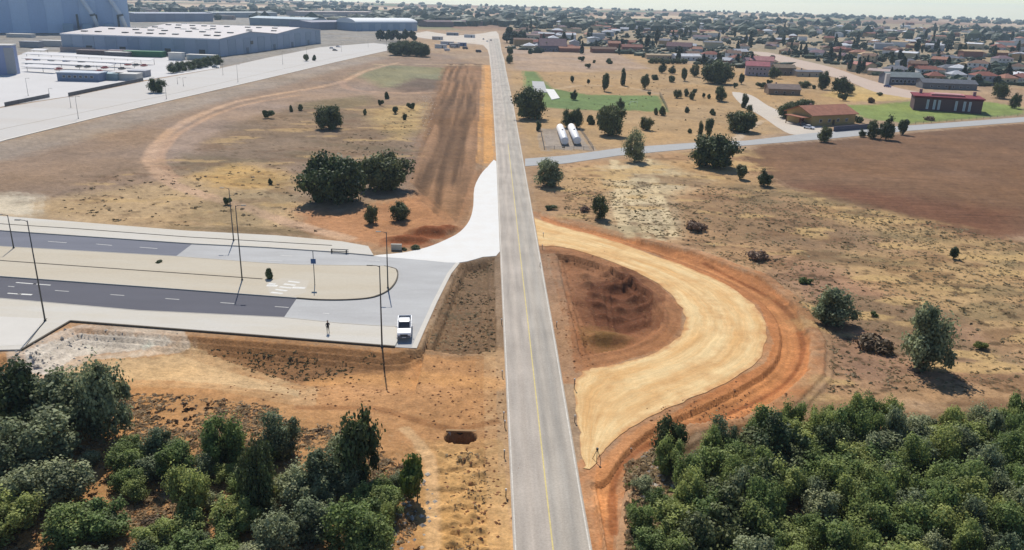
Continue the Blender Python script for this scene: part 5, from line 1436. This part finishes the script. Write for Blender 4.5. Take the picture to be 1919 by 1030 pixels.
# farmhouse
e, W, D = gable('farmhouse', (1520, 236), (1601, 232), 14, 4.2, 2.6, tuple(alb(196, 166, 112)), TERRA, 'yellow walled farmhouse with long terracotta roof beside the side lane', 'house', along=True, windows=([1.8], 4, 1.4, 1.2), over=.9)
link('porch_roof', box_mesh('porch_roof', (-2.2, D * .4, 3.2), (4.2, D * .7, .2), rx=0), M_ROOF, e, TERRA)
link('porch_wall', box_mesh('porch_wall', (-1.2, D * .3, 1.4), (2.0, .3, 3.2)), M_OBJ, e, tuple(alb(130, 62, 48)))
for y in (.1, .68): link('porch_post', box_mesh('porch_post', (-4.0, D * y, 1.5), (.25, .25, 3.2)), M_OBJ, e, BRN)
bm = bmesh.new()
A = G(1562, 246); B = G(1632, 240); ang = math.atan2((B - A).y, (B - A).x)
w_ = link('garden_wall', box_mesh('garden_wall', ((B - A).length / 2, 0, .8), ((B - A).length, .35, 2.0), .02), M_OBJ, None, tuple(alb(108, 104, 116))); w_.location = A; w_.rotation_euler = (0, 0, ang); tag(w_, 'slate grey garden wall in front of the farmhouse', 'wall')
gable('house', (1440, 178), (1499, 180), 11, 3.2, 2.0, tuple(alb(150, 128, 108)), tuple(alb(138, 122, 114)), 'brown walled house with grey hip like roof left of the broad green canopy', windows=([1.6], 3, 1.2, 1.1))
gable('garage', (1492, 143), (1541, 144), 9, 3.0, .8, tuple(alb(196, 182, 160)), SLATE, 'low pale house with slate roof by the upper village street', windows=([1.5], 3, 1.2, 1.1))
e, W, D = gable('hall', (1662, 158), (1728, 160), 14, 4.5, 2.4, tuple(alb(112, 116, 128)), tuple(alb(128, 138, 140)), 'long grey roofed hall with white end gable beside the blue car', 'building', windows=([2.2], 7, 1.8, 1.8), chim=False)
link('white_gable', box_mesh('white_gable', (-.5, -.2, 3.2), (2.2, 2.4, 6.6), .05), M_OBJ, e, WHT)
gable('house', (1728, 166), (1830, 170), 12, 3.5, 1.8, tuple(alb(128, 130, 134)), tuple(alb(108, 112, 120)), 'long low slate roofed house right behind the maroon building', windows=([1.7], 6, 1.2, 1.1))
gable('house', (1586, 132), (1622, 136), 10, 5.0, 1.6, CREAM, PINK, 'cream two storey house with pinkish roof at the upper village street', windows=([1.5, 3.8], 3, 1.0, 1.1))
gable('house', (1625, 140), (1668, 143), 9, 3.0, 1.2, CREAM, tuple(alb(200, 180, 172)), 'low cream annexe right of the cream two storey house', windows=([1.5], 3, 1.0, 1.1))
gable('house', (1396, 141), (1440, 143), 12, 6.2, 2.4, tuple(alb(186, 172, 176)), tuple(alb(176, 110, 116)), 'tall pink roofed house with many dark windows beside the great oak', windows=([1.6, 4.4], 5, 1.1, 1.3))
gable('house', (1404, 128), (1448, 130), 12, 5.8, 2.6, tuple(alb(196, 180, 178)), tuple(alb(184, 130, 130)), 'second pink roofed house behind the tall pink roofed house', windows=([1.6, 4.2], 4, 1.1, 1.2))
gable('house', (1452, 140), (1490, 141), 10, 4.6, 1.8, tuple(alb(150, 134, 116)), tuple(alb(138, 122, 104)), 'brown flat looking house right of the pink roofed houses', windows=([1.6], 3, 1.1, 1.2))
gable('house', (1012, 96), (1062, 97), 16, 5, 5.5, tuple(alb(128, 124, 138)), tuple(alb(142, 118, 122)), 'large old house with steep mauve roof near the village entrance', windows=([2.0], 4, 1.4, 1.6))
gable('hall', (970, 74), (1011, 75), 12, 5, 1.4, tuple(alb(214, 206, 184)), tuple(alb(150, 128, 124)), 'cream walled hall with flat reddish roof beside the entrance trees', 'building', windows=([2.4], 5, 1.6, 1.4), chim=False)
gable('house', (1166, 96), (1204, 97), 12, 4, 2, tuple(alb(160, 120, 104)), tuple(alb(142, 96, 86)), 'reddish brown house at the meadow edge of the village', windows=([1.8], 4, 1.2, 1.1))
gable('house', (1248, 95), (1294, 97), 13, 4.5, 3.4, tuple(alb(180, 160, 150)), tuple(alb(126, 98, 102)), 'big mauve roofed house behind the long hedge', windows=([1.8], 4, 1.2, 1.1))
gable('house', (1212, 110), (1300, 112), 8, 3.0, .8, tuple(alb(206, 188, 156)), tuple(alb(190, 170, 140)), 'long low cream building just behind the long hedge', chim=False, windows=([1.5], 8, 1.2, 1.1))

# village of separate houses --------------------------------------
VP = P2([(958, 92), (1010, 100), (1140, 100), (1210, 108), (1310, 120), (1400, 128), (1500, 124), (1560, 128), (1700, 150), (1760, 160), (1870, 165), (1960, 168), (1960, 56), (1760, 46), (1500, 44), (1200, 36), (950, 42)])
def house_proto(W, D, h, rise, hip, win, ell=False):
    bm = bmesh.new(); parts = [(0, 0, W, D, h, rise)] + ([(W * .55, -D * .45, W * .45, D * .5, h, rise * .7)] if ell else [])
    rb = bmesh.new(); o = .45
    for (x, y, w, d, hh, rs_) in parts:
        x -= W / 2; y -= D / 2
        add_box(bm, (x + w / 2, y + d / 2, hh / 2 - .25), (w, d, hh + .5))
        rg = d * .42 if hip else -o
        vb = [rb.verts.new(v) for v in ((x - o, y - o, hh), (x + w + o, y - o, hh), (x + w + o, y + d + o, hh), (x - o, y + d + o, hh), (x + (rg if hip else -o), y + d / 2, hh + rs_), (x + w - (rg if hip else -o), y + d / 2, hh + rs_))]
        for f in ((0, 1, 5, 4), (2, 3, 4, 5), (1, 2, 5), (3, 0, 4), (3, 2, 1, 0)): rb.faces.new([vb[i] for i in f])
    wm = bm_mesh('wall', bm); wm.materials.append(M_OBJ); rm = bm_mesh('roof', rb); rm.materials.append(M_ROOF)
    ch = box_mesh('chimney', (W * .2, D * .1, h + rise * .75), (.8, .8, 1.8)); ch.materials.append(M_OBJ)
    sp_ = []
    for k in range(win): sp_.append((-W / 2 + W * (k + .5) / win, -D / 2 - .04, 1.6))
    if h > 4.5: sp_ += [(a, b, 4.3) for a, b, c in sp_]
    return wm, rm, ch, sp_, W, D
HP = [house_proto(12, 9, 3.0, 2.0, False, 3), house_proto(14, 10, 5.6, 2.2, True, 4), house_proto(11, 9, 5.6, 2.0, False, 3), house_proto(16, 10, 3.2, 2.2, True, 4, True), house_proto(22, 9, 3.4, 1.8, False, 5), house_proto(10, 10, 3.2, 2.4, True, 2), house_proto(18, 12, 6.0, 1.2, False, 5)]
WIN = box_mesh('window', (0, 0, 0), (1.2, .1, 1.2)); WIN.materials.append(M_GLASS)
WALLC = [('white', alb(244, 242, 238)), ('cream', alb(214, 198, 164)), ('pale grey', alb(196, 198, 202)), ('ochre', alb(190, 160, 118)), ('brick red', alb(160, 112, 96)), ('white', alb(232, 230, 226))]
ROOFC = [('terracotta', alb(174, 126, 106)), ('slate grey', alb(124, 126, 134)), ('brown', alb(134, 108, 94)), ('rust red', alb(150, 98, 86)), ('pale grey', alb(196, 198, 204)), ('mauve', alb(140, 116, 122)), ('brown', alb(124, 98, 84)), ('pale grey', alb(226, 228, 232)), ('sand coloured', alb(206, 178, 140))]
TYPE = ['low gabled', 'tall hipped', 'tall gabled', 'L shaped', 'long low', 'small hipped', 'big plain']
r = random.Random(21)
spots = []
OCC = [(o.location.x, o.location.y) for o in COL.objects if o.parent is None and o.name.split('.')[0] in ('house', 'hall', 'garage', 'farmhouse', 'community_building')]
roads_px = [P2(STREET_1), P2(STREET_2)]
cand = 0
while len(spots) < 235 and cand < 9000:
    cand += 1
    px = r.uniform(955, 1940); py = 40 + 125 * r.random() ** 1.25
    p = G(px, py)
    pa = (np.array([p.x]), np.array([p.y]))
    if sdf(*pa, VP, 30)[0] > -8: continue
    if min(sdf(*pa, q, 30)[0] for q in roads_px) < 9: continue
    if any((p.x + 0 - a) ** 2 + (p.y - b) ** 2 < 26 ** 2 for a, b in OCC): continue
    dm = 17 if p.y < 700 else 21
    if any((p.x - s[0]) ** 2 + (p.y - s[1]) ** 2 < dm ** 2 for s in spots): continue
    if 1160 < px < 1290 and 70 < py < 80: continue
    spots.append((p.x, p.y, px, py))
spots.sort(key=lambda s: s[1])
bands = {}
for s in spots: bands.setdefault(int(math.log(s[1] / 380) / .09), []).append(s)
for bi, k in enumerate(sorted(bands)):
    for i, (x, y, px, py) in enumerate(sorted(bands[k])):
        t = r.randrange(len(HP)); wm, rm, ch, sp_, W, D = HP[t]
        wn_, wc = r.choice(WALLC); rn_, rc = r.choice(ROOFC)
        e = empty('house', (x, y, gz(x, y)), r.choice((0, 0, .18, -.2, .9, 1.57, -.7)) + r.uniform(-.1, .1), '%s %s house with %s roof, %s from road in %s row' % (TYPE[t], wn_, rn_, ordinal(i), ordinal(bi)), 'house', 'houses of the village')
        link('wall', wm, None, e, wc); rf = link('roof', rm, None, e, rc)
        c_ = link('chimney', ch, None, rf, (.3, .2, .17))
        if y < 720:
            for v in sp_: w_ = link('window', WIN, None, e); w_.location = v
        TREES.append((x, y, 7))
# trees between the houses
tn = 0; cand = 0; vt = []
while tn < 290 and cand < 9000:
    cand += 1
    px = r.uniform(950, 1945); py = 34 + 128 * r.random() ** 1.35
    p = G(px, py); pa = (np.array([p.x]), np.array([p.y]))
    if sdf(*pa, VP, 30)[0] > 6: continue
    if min(sdf(*pa, q, 30)[0] for q in roads_px) < 3: continue
    if any((p.x - a) ** 2 + (p.y - b) ** 2 < (c * .55 + 3) ** 2 for a, b, c in TREES if abs(p.y - b) < 14): continue
    key = r.choice(['round'] * 5 + ['conifer'] * 3 + ['poplar'])
    s = r.uniform(.75, 1.35) * (1.2 if p.y > 800 else 1.0)
    vt.append((p.x, p.y, key, s)); TREES.append((p.x, p.y, 3 * s)); tn += 1
bands = {}
for s in vt: bands.setdefault(int(math.log(s[1] / 380) / .09), []).append(s)
nmk = {'round': 'round dark broadleaf tree', 'conifer': 'pointed dark conifer', 'poplar': 'tall column shaped tree'}
for bi, k in enumerate(sorted(bands)):
    for i, (x, y, key, s) in enumerate(sorted(bands[k])):
        tree_at(x, y, key, s, s * r.uniform(.8, 1.15), '%s of the village, %s from the road in %s row' % (nmk[key], ordinal(i), ordinal(bi)), 'tree', 'trees between the village houses', parts=False)

# far belt of woods, hamlets and farm sheds that read as one mass
def far_stuff(name, n, seed, key, mat_from, y0, y1, s0, s1, cluster=.5, xr=.68):
    rs = np.random.RandomState(seed); vs = []; fs = []; tn_ = []; base = 0
    bm = bmesh.new(); bmesh.ops.create_icosphere(bm, subdivisions=1, radius=1); iv = np.array([v.co for v in bm.verts]); iF = np.array([[v.index for v in f.verts] for f in bm.faces]); bm.free()
    V = []; F_ = []; T = []
    k = 0
    while k < n:
        y = y0 * (y1 / y0) ** rs.uniform(); x = rs.uniform(-xr, xr) * y
        if fbm(np.array([x * .0018]), np.array([y * .0035]), seed, 3)[0] < cluster: continue
        s = rs.uniform(s0, s1); w = iv * (1 + rs.normal(0, .18, (len(iv), 1)))
        V.append(w * [s * rs.uniform(.8, 1.8), s, s * rs.uniform(.7, 1.1)] + [x, y, s * .5]); F_.append(iF + base); base += len(iv); T.append(np.full(len(iv), rs.uniform(0, .9))); k += 1
    me = bpy.data.meshes.new(name); me.from_pydata(np.vstack(V).tolist(), [], np.vstack(F_).tolist())
    at = me.attributes.new('tone', 'FLOAT', 'POINT'); at.data.foreach_set('value', np.concatenate(T).astype(np.float32))
    o = link(name, me, LF['village']); o['kind'] = 'stuff'
far_stuff('distant_woods', 1500, 3, 'round', None, 1250, 4300, 5, 10, .535, .72)
far_stuff('distant_trees', 900, 8, 'round', None, 620, 1500, 2.5, 4.5, .55, .0 + .72) if False else None
def greenery(name, n, seed):
    rs = np.random.RandomState(seed); bm = bmesh.new(); bmesh.ops.create_icosphere(bm, subdivisions=1, radius=1); iv = np.array([v.co for v in bm.verts]); iF = np.array([[v.index for v in f.verts] for f in bm.faces]); bm.free()
    V = []; F_ = []; T = []; base = 0; k = 0
    px = rs.uniform(950, 1950, n * 6); py = 30 + 132 * rs.uniform(size=n * 6) ** 1.3
    pts = np.array([[G(a, b).x, G(a, b).y] for a, b in zip(px, py)])
    ok = (sdf(pts[:, 0], pts[:, 1], VP, 30) < 4) & (fbm(pts[:, 0] * .02, pts[:, 1] * .02, seed, 3) > .47)
    for q in roads_px: ok &= sdf(pts[:, 0], pts[:, 1], q, 30) > 3
    hx = np.array([(a, b) for a, b, c in TREES if c == 7])
    for x, y in pts[ok][:n]:
        if ((hx[:, 0] - x) ** 2 + ((hx[:, 1] - y) * 1.0) ** 2).min() < 64: continue
        s = rs.uniform(1.2, 3.2); w = iv * (1 + rs.normal(0, .2, (len(iv), 1)))
        V.append(w * [s * rs.uniform(.9, 2.4), s, s * rs.uniform(.6, 1.1)] + [x, y, s * .4]); F_.append(iF + base); base += len(iv); T.append(np.full(len(iv), rs.uniform(0, .9)))
    me = bpy.data.meshes.new(name); me.from_pydata(np.vstack(V).tolist(), [], np.vstack(F_).tolist())
    at = me.attributes.new('tone', 'FLOAT', 'POINT'); at.data.foreach_set('value', np.concatenate(T).astype(np.float32))
    o = link(name, me, LF['village']); o['kind'] = 'stuff'
greenery('garden_shrubbery', 1700, 5)
rs = np.random.RandomState(9); bm = bmesh.new()
for k in range(300):
    y = 1250 * (2.0) ** rs.uniform(); x = rs.uniform(-.62, .68) * y
    if fbm(np.array([x * .002]), np.array([y * .003]), 77, 3)[0] < .47: continue
    add_box(bm, (x, y, 2.5), (rs.uniform(10, 30), rs.uniform(8, 16), rs.uniform(4, 8)), rz=rs.uniform(-.4, .4))
o = link('distant_hamlet', bm_mesh('distant_hamlet', bm), rough('distant_render', alb(206, 200, 192), var=.2, scale=.02, col2=alb(150, 120, 110))); o['kind'] = 'stuff'

# ------------------------------------------------------------------ industrial estate
M_CLAD = rough('ribbed_cladding', (.4, .42, .46), var=.05, scale=.1, fine=.8, objcol=True, bump=.0, rgh=.6)
def cladding(e, W, h, y, col, step=6.0, n=None, col2=None):
    n = n or max(2, int(W / step)); w = W / n
    pm = box_mesh('wall_panel', (0, 0, 0), (w - .35, .2, h)); pm.materials.append(M_CLAD)
    for k in range(n):
        x = link('wall_panel', pm, None, e, col if k % 2 == 0 or col2 is None else col2); x.location = (w * (k + .5), y, h / 2)
CL = (.30, .36, .45); CL2 = (.26, .32, .40); RFW = tuple(alb(216, 208, 204))
A, ang, W, D = frame_of((118, 96), (413, 107), (601, 81))
e = empty('factory_hall', (A.x, A.y, 0), ang, 'huge grey blue factory hall with pale double gabled roof and many skylights', 'factory')
C3 = G(601, 81); d2 = C3 - G(413, 107); A2 = Vector((math.cos(ang), math.sin(ang), 0)); N2 = Vector((-math.sin(ang), math.cos(ang), 0))
sh = d2.dot(A2)      # the hall is a skewed block
H = 12.0
def sk(x, y, z): return (x + sh * y / D, y, z)
bm = bmesh.new(); prof = [(0, 0), (.25, 3.2), (.5, 0), (.75, 3.2), (1, 0)]
for s, x in ((0, 0), (1, W)):
    top = [bm.verts.new(sk(x, D * t, H + z)) for t, z in prof]; b0 = bm.verts.new(sk(x, 0, -.5)); b1 = bm.verts.new(sk(x, D, -.5))
    bm.faces.new([b0] + top + [b1])
for y in (0, D):
    bm.faces.new([bm.verts.new(sk(*v)) for v in ((0, y, -.5), (W, y, -.5), (W, y, H), (0, y, H))])
link('wall', bm_mesh('wall', bm), M_CLAD, e, CL)
bm = bmesh.new(); a_ = [bm.verts.new(sk(-.6, D * t, H + z + .25)) for t, z in prof]; b_ = [bm.verts.new(sk(W + .6, D * t, H + z + .25)) for t, z in prof]
for i in range(4): bm.faces.new((a_[i], b_[i], b_[i + 1], a_[i + 1]))
me = bm_mesh('roof', bm); rf = link('roof', me, M_CLAD, e, RFW); so = rf.modifiers.new('thick', 'SOLIDIFY'); so.thickness = .3
skm = box_mesh('skylight', (0, 0, 0), (4.2, 2.6, .8), .15); skm.materials.append(M_GLASS)
rs2 = random.Random(2)
for i in range(11):
    for j, t in enumerate((.08, .18, .33, .43, .58, .68, .83, .93)):
        if rs2.random() < .3: continue
        z = H + np.interp(t, [p[0] for p in prof], [p[1] for p in prof]) + .5
        x = link('skylight', skm, None, rf); x.location = sk(W * (i + .6 + rs2.uniform(-.2, .2)) / 11.3, D * t, z)
n = 14; w = W / n
pm = box_mesh('wall_panel', (0, 0, 0), (w - .5, .25, H - .8)); pm.materials.append(M_CLAD)
for k in range(n): x = link('wall_panel', pm, None, e, CL if k % 2 else CL2); x.location = (w * (k + .5), -.1, (H - .8) / 2)
dl = math.hypot(sh, D); n = 16; w = dl / n; pa_ = math.atan2(D, sh)
pm = box_mesh('wall_panel', (0, 0, 0), (w - .5, .25, H - .8)); pm.materials.append(M_CLAD)
for k in range(n):
    t = (k + .5) / n; x = link('wall_panel', pm, None, e, CL2 if k % 2 else CL); x.location = (W + sh * t + .15, D * t, (H - .8) / 2); x.rotation_euler = (0, 0, pa_)
for t in (.26,): x = link('vent', box_mesh('vent', (0, 0, 0), (4, .3, 2.5)), M_DARK, e); x.location = (W + sh * t + .35, D * t, 7.5); x.rotation_euler = (0, 0, pa_)
link('parapet', box_mesh('parapet', (W / 2, -.25, H - .2), (W + .6, .3, .7)), M_CLAD, e, (.6, .64, .7))
for k in (2, 5, 9, 12):
    x = link('loading_door', box_mesh('loading_door', (w_x := W * k / 14 + 4, -.32, 2.4), (4.5, .2, 4.6)), M_DARK, e)
for k in (3, 7, 10, 13):
    t = (k + .5) / 16; x = link('loading_door', box_mesh('loading_door', (0, 0, 0), (4, .2, 4.4)), M_METALP, e, (.10, .15, .2)); x.location = (W + sh * t + .4, D * t, 2.2); x.rotation_euler = (0, 0, pa_)
for i, (px, py, w_, h_) in enumerate([(332, 112, 9, 4.5), (380, 112, 20, 3.2), (222, 106, 16, 3)]):
    p = G(px, py); x = empty('loading_annexe', (p.x, p.y, 0), ang, ['white loading box against the long factory wall', 'low glazed annexe at the factory corner', 'low dark shed under the long factory wall'][i], 'annexe')
    link('wall', box_mesh('wall', (0, 0, h_ / 2), (w_, 5, h_)), M_CLAD, x, [WHT, (.35, .42, .45), (.12, .11, .12)][i]); link('roof', box_mesh('roof', (0, 0, h_ + .15), (w_ + .5, 5.5, .3)), M_CLAD, x, WHT)

# tower block of the plant behind
A = G(-420, 60); B = G(246, 62); ang = math.atan2((B - A).y, (B - A).x); W = (B - A).length; H = 62
e = empty('process_plant', (A.x, A.y, 0), ang, 'towering pale blue plant building behind the long factory hall', 'plant building')
bm = bmesh.new(); add_box(bm, (W / 2, 45, H / 2), (W, 90, H)); link('wall', bm_mesh('wall', bm), M_CLAD, e, (.52, .64, .80))
link('roof', box_mesh('roof', (W / 2, 45, H + .6), (W + 1, 91, 1)), M_CLAD, e, CL)
cladding(e, W, H - 1, -.15, (.54, .66, .82), 14, col2=(.44, .56, .74))
for i, t in enumerate((.90, .99)):
    x0 = W * t
    d_ = link('duct', tube_mesh('duct', [(x0 - 16, -2, H * .62), (x0 - 12, -5, H * .5), (x0 - 5, -8, H * .28), (x0 - 2, -9, H * .1)], [2.2, 2.2, 2.0, 2.0], 12), M_METALP, e, (.7, .72, .74))
    link('duct_collar', tube_mesh('duct_collar', [(x0 - 5.4, -8, H * .3), (x0 - 5.0, -8, H * .27)], [2.6, 2.6], 12), M_GALV, d_)
for i, t in enumerate((.80, .86, .93)):
    link('filter_unit', box_mesh('filter_unit', (W * t, -8, 5), (9, 8, 9), .3), M_METALP, e, (.25, .36, .46)); link('stair_frame', box_mesh('stair_frame', (W * t + 9, -6, 9), (2, 3, 18), .1), M_DARK, e)

def simple_hall(name, a, b, depth, h, rise, wall, roof, label, panels=6):
    e, W, D = gable(name, a, b, depth, h, rise, wall, roof, label, 'building', along=True, chim=False, door=False)
    cladding(e, W, h - .3, -.06, wall, n=panels, col2=tuple(v * .9 for v in wall))
    return e
simple_hall('warehouse', (584, 56), (668, 54), 40, 9, 1.5, tuple(alb(138, 146, 168)), tuple(alb(176, 176, 186)), 'slate blue warehouse left of the white curved hall')
simple_hall('warehouse', (468, 46), (584, 50), 50, 9, 2, tuple(alb(150, 164, 172)), tuple(alb(214, 226, 230)), 'pale roofed warehouse behind the right end of the factory hall')
simple_hall('warehouse', (254, 41), (400, 40), 50, 11, 1, tuple(alb(158, 162, 180)), tuple(alb(190, 194, 204)), 'long lilac grey warehouse behind the roof of the factory hall', 8)
simple_hall('warehouse', (400, 33), (520, 32), 40, 8, 1, tuple(alb(170, 176, 180)), tuple(alb(206, 210, 208)), 'farther grey warehouse beyond the pale roofed one', 6)
simple_hall('warehouse', (560, 30), (700, 30), 40, 8, 1, tuple(alb(190, 176, 168)), tuple(alb(206, 192, 184)), 'distant cream warehouse beyond the white curved hall', 6)
simple_hall('workshop', (800, 50), (850, 50), 25, 7, 2, tuple(alb(140, 120, 116)), tuple(alb(122, 104, 106)), 'dark mauve workshop beyond the roundabout')
simple_hall('workshop', (858, 48), (905, 48), 25, 6, 2, tuple(alb(150, 128, 122)), tuple(alb(128, 108, 110)), 'second mauve workshop beyond the roundabout')
simple_hall('workshop', (790, 38), (870, 37), 20, 5, 1, tuple(alb(214, 196, 168)), tuple(alb(222, 206, 180)), 'sand coloured shed row in the far town')
# white curved hall
A, ang, W, D = frame_of((667, 58), (782, 57), None, 45)
e = empty('curved_hall', (A.x, A.y, 0), ang, 'white barrel roofed hall behind the dark row of trees', 'building')
link('wall', box_mesh('wall', (W / 2, D / 2, 4.5), (W, D, 10)), M_CLAD, e, tuple(alb(150, 172, 196)))
bm = bmesh.new(); NN = 12; rows_ = []
for x in (-.5, W + .5):
    rows_.append([bm.verts.new((x, D / 2 - math.cos(math.pi * k / NN) * (D / 2 + .5), 9.5 + 5.5 * math.sin(math.pi * k / NN))) for k in range(NN + 1)])
for k in range(NN): bm.faces.new((rows_[0][k], rows_[1][k], rows_[1][k + 1], rows_[0][k + 1]))
for r_ in rows_: bm.faces.new(r_)
link('roof', bm_mesh('roof', bm), M_CLAD, e, tuple(alb(232, 236, 238)))
cladding(e, W, 8.5, -.1, tuple(alb(150, 172, 196)), n=10, col2=tuple(alb(172, 190, 208)))

# works camp above the furrows
for i, (px, py, w_, c_) in enumerate([(838, 84, 12, (.5, .52, .55)), (852, 88, 9, (.3, .3, .32)), (826, 90, 10, (.6, .6, .58)), (866, 86, 8, (.15, .2, .35)), (880, 70, 12, (.6, .6, .6)), (848, 66, 14, (.25, .25, .28)), (820, 74, 11, (.55, .5, .45))]):
    p = G(px, py); x = empty('site_cabin', (p.x, p.y, 0), r.uniform(-.3, .5), '%s cabin of the works camp, %s counted from the furrows' % (['grey', 'dark', 'pale', 'blue', 'white', 'charcoal', 'beige'][i], ordinal(i)), 'cabin', 'cabins of the works camp')
    link('wall', box_mesh('wall', (0, 0, 1.5), (w_, 4, 3.2)), M_OBJ, x, c_); link('roof', box_mesh('roof', (0, 0, 3.2), (w_ + .4, 4.4, .25)), M_OBJ, x, (.5, .5, .5)); link('door', box_mesh('door', (w_ * .2, -2.05, 1.2), (1, .1, 2.1)), M_DARK, x)

# left yard: small tower, canopies, trailer shed, sheds
A, ang, W, D = frame_of((-20, 140), (30, 140), None, 8)
e = empty('silo_block', (A.x, A.y, 0), ang, 'tall grey block tower with blue side at the edge of the factory yard', 'tower')
link('wall', box_mesh('wall', (W / 2, D / 2, 7), (W, D, 15)), M_CLAD, e, tuple(alb(150, 162, 198))); link('roof', box_mesh('roof', (W / 2, D / 2, 14.7), (W + .6, D + .6, .5)), M_CLAD, e, WHT); link('wall_panel', box_mesh('wall_panel', (W - 1.5, -.12, 7), (4.4, .2, 13)), M_CLAD, e, tuple(alb(170, 172, 176)))
M_CANOPY = rough('white_canopy', alb(244, 240, 236), var=.03, bump=0, rgh=.5)
for i, (a, b) in enumerate([((48, 108), (287, 121)), ((48, 117), (250, 127)), ((48, 126), (213, 132)), ((48, 133), (108, 137)), ((62, 101), (88, 102))]):
    A, B = G(*a), G(*b); L_ = (B - A).length; ang = math.atan2((B - A).y, (B - A).x)
    e = empty('parking_canopy', (A.x, A.y, 0), ang, '%s white parking canopy counted from the factory hall' % ordinal([1, 2, 3, 4, 0][i]), 'canopy', 'white parking canopies in the factory yard')
    link('roof', box_mesh('roof', (L_ / 2, 0, 3.1), (L_, 5.2, .18), .02, rx=math.radians(9)), M_CANOPY, e)
    pm = tube_mesh('post', [(0, 0, -.1), (0, 0, 2.95)], [.12, .1], 6); pm.materials.append(M_DARK)
    for k in range(max(2, int(L_ / 9)) + 1): x = link('post', pm, None, e); x.location = (L_ * k / max(2, int(L_ / 9)), 1.2, 0)
    cn = 0
    for k in range(int(L_ / 3.4)):
        if r.random() < .35 or i == 4: continue
# cars under the canopies
cm_ = [bm_mesh('car_body', b) for b in []]
def small_car_mesh():
    bm = bmesh.new(); add_box(bm, (0, 0, .6), (1.75, 4.2, .6)); add_box(bm, (0, .2, 1.15), (1.55, 2.2, .55), taper=.8); return bm_mesh('parked_car', bm)
scm = small_car_mesh(); scm.materials.append(M_METALP)
cc = [('white', (.7, .7, .72)), ('black', (.03, .03, .035)), ('grey', (.2, .21, .23)), ('red', (.3, .03, .03)), ('blue', (.04, .08, .22))]
for ri, (a, b) in enumerate([((55, 112), (285, 125)), ((55, 121), (245, 131)), ((110, 131), (205, 136))]):
    A, B = G(*a), G(*b); n = int((B - A).length / 5.5); ang = math.atan2((B - A).y, (B - A).x)
    for k in range(n):
        if r.random() < .35: continue
        q = A.lerp(B, k / n); nm, c_ = r.choice(cc); x = link('parked_car', scm, None, None, c_); x.location = (q.x, q.y, .02); x.rotation_euler = (0, 0, ang + r.uniform(-.03, .03))
        tag(x, '%s car under the %s parking canopy, space %s from the tower' % (nm, ordinal(ri + 1), ordinal(k)), 'car', 'cars under the parking canopies')
A, ang, W, D = frame_of((108, 151), (186, 153), None, 9)
e = empty('trailer_shed', (A.x, A.y, 0), ang, 'long blue grey flat roofed shed in front of the canopies', 'shed')
link('wall', box_mesh('wall', (W / 2, D / 2, 1.9), (W, D, 4)), M_CLAD, e, tuple(alb(130, 146, 172))); link('roof', box_mesh('roof', (W / 2, D / 2, 4.0), (W + .6, D + .6, .4)), M_CLAD, e, tuple(alb(206, 214, 222)))
add_windows(e, W, 4, -.03, [2.2], 6, 1.6, 1.2)
for i, (px, py, w_, h_, c_, lab) in enumerate([(40, 70, 22, 3, WHT, 'white flat roof beside the plant tower foot'), (60, 88, 14, 4, GREYW, 'grey arched shed left of the long hall corner'), (100, 86, 16, 4, WHT, 'white shed touching the long hall corner'), (190, 103, 30, 3, (.14, .1, .1), 'dark brown shed row along the long hall'), (150, 97, 24, 3, (.4, .32, .3), 'rosy roofed shed by the long hall'), (272, 106, 26, 3.5, (.03, .16, .07), 'dark green shed under the long hall wall'), (232, 103, 20, 3, (.3, .25, .3), 'mauve shed left of the dark green shed'), (240, 149, 12, 3, WHT, 'white cabin group right of the flat roofed shed'), (262, 143, 9, 3, (.35, .35, .38), 'grey cabin near the end of the yard fence'), (210, 149, 9, 3, (.3, .4, .42), 'teal grey cabin beside the flat roofed shed')]):
    p = G(px, py); x = empty('yard_shed', (p.x, p.y, 0), ang, lab, 'shed', 'sheds of the factory yard')
    link('wall', box_mesh('wall', (0, 0, h_ / 2), (w_, 7, h_)), M_CLAD, x, tuple(v * .8 for v in c_)); link('roof', box_mesh('roof', (0, 0, h_ + .15), (w_ + .4, 7.6, .35)), M_CLAD, x, c_)
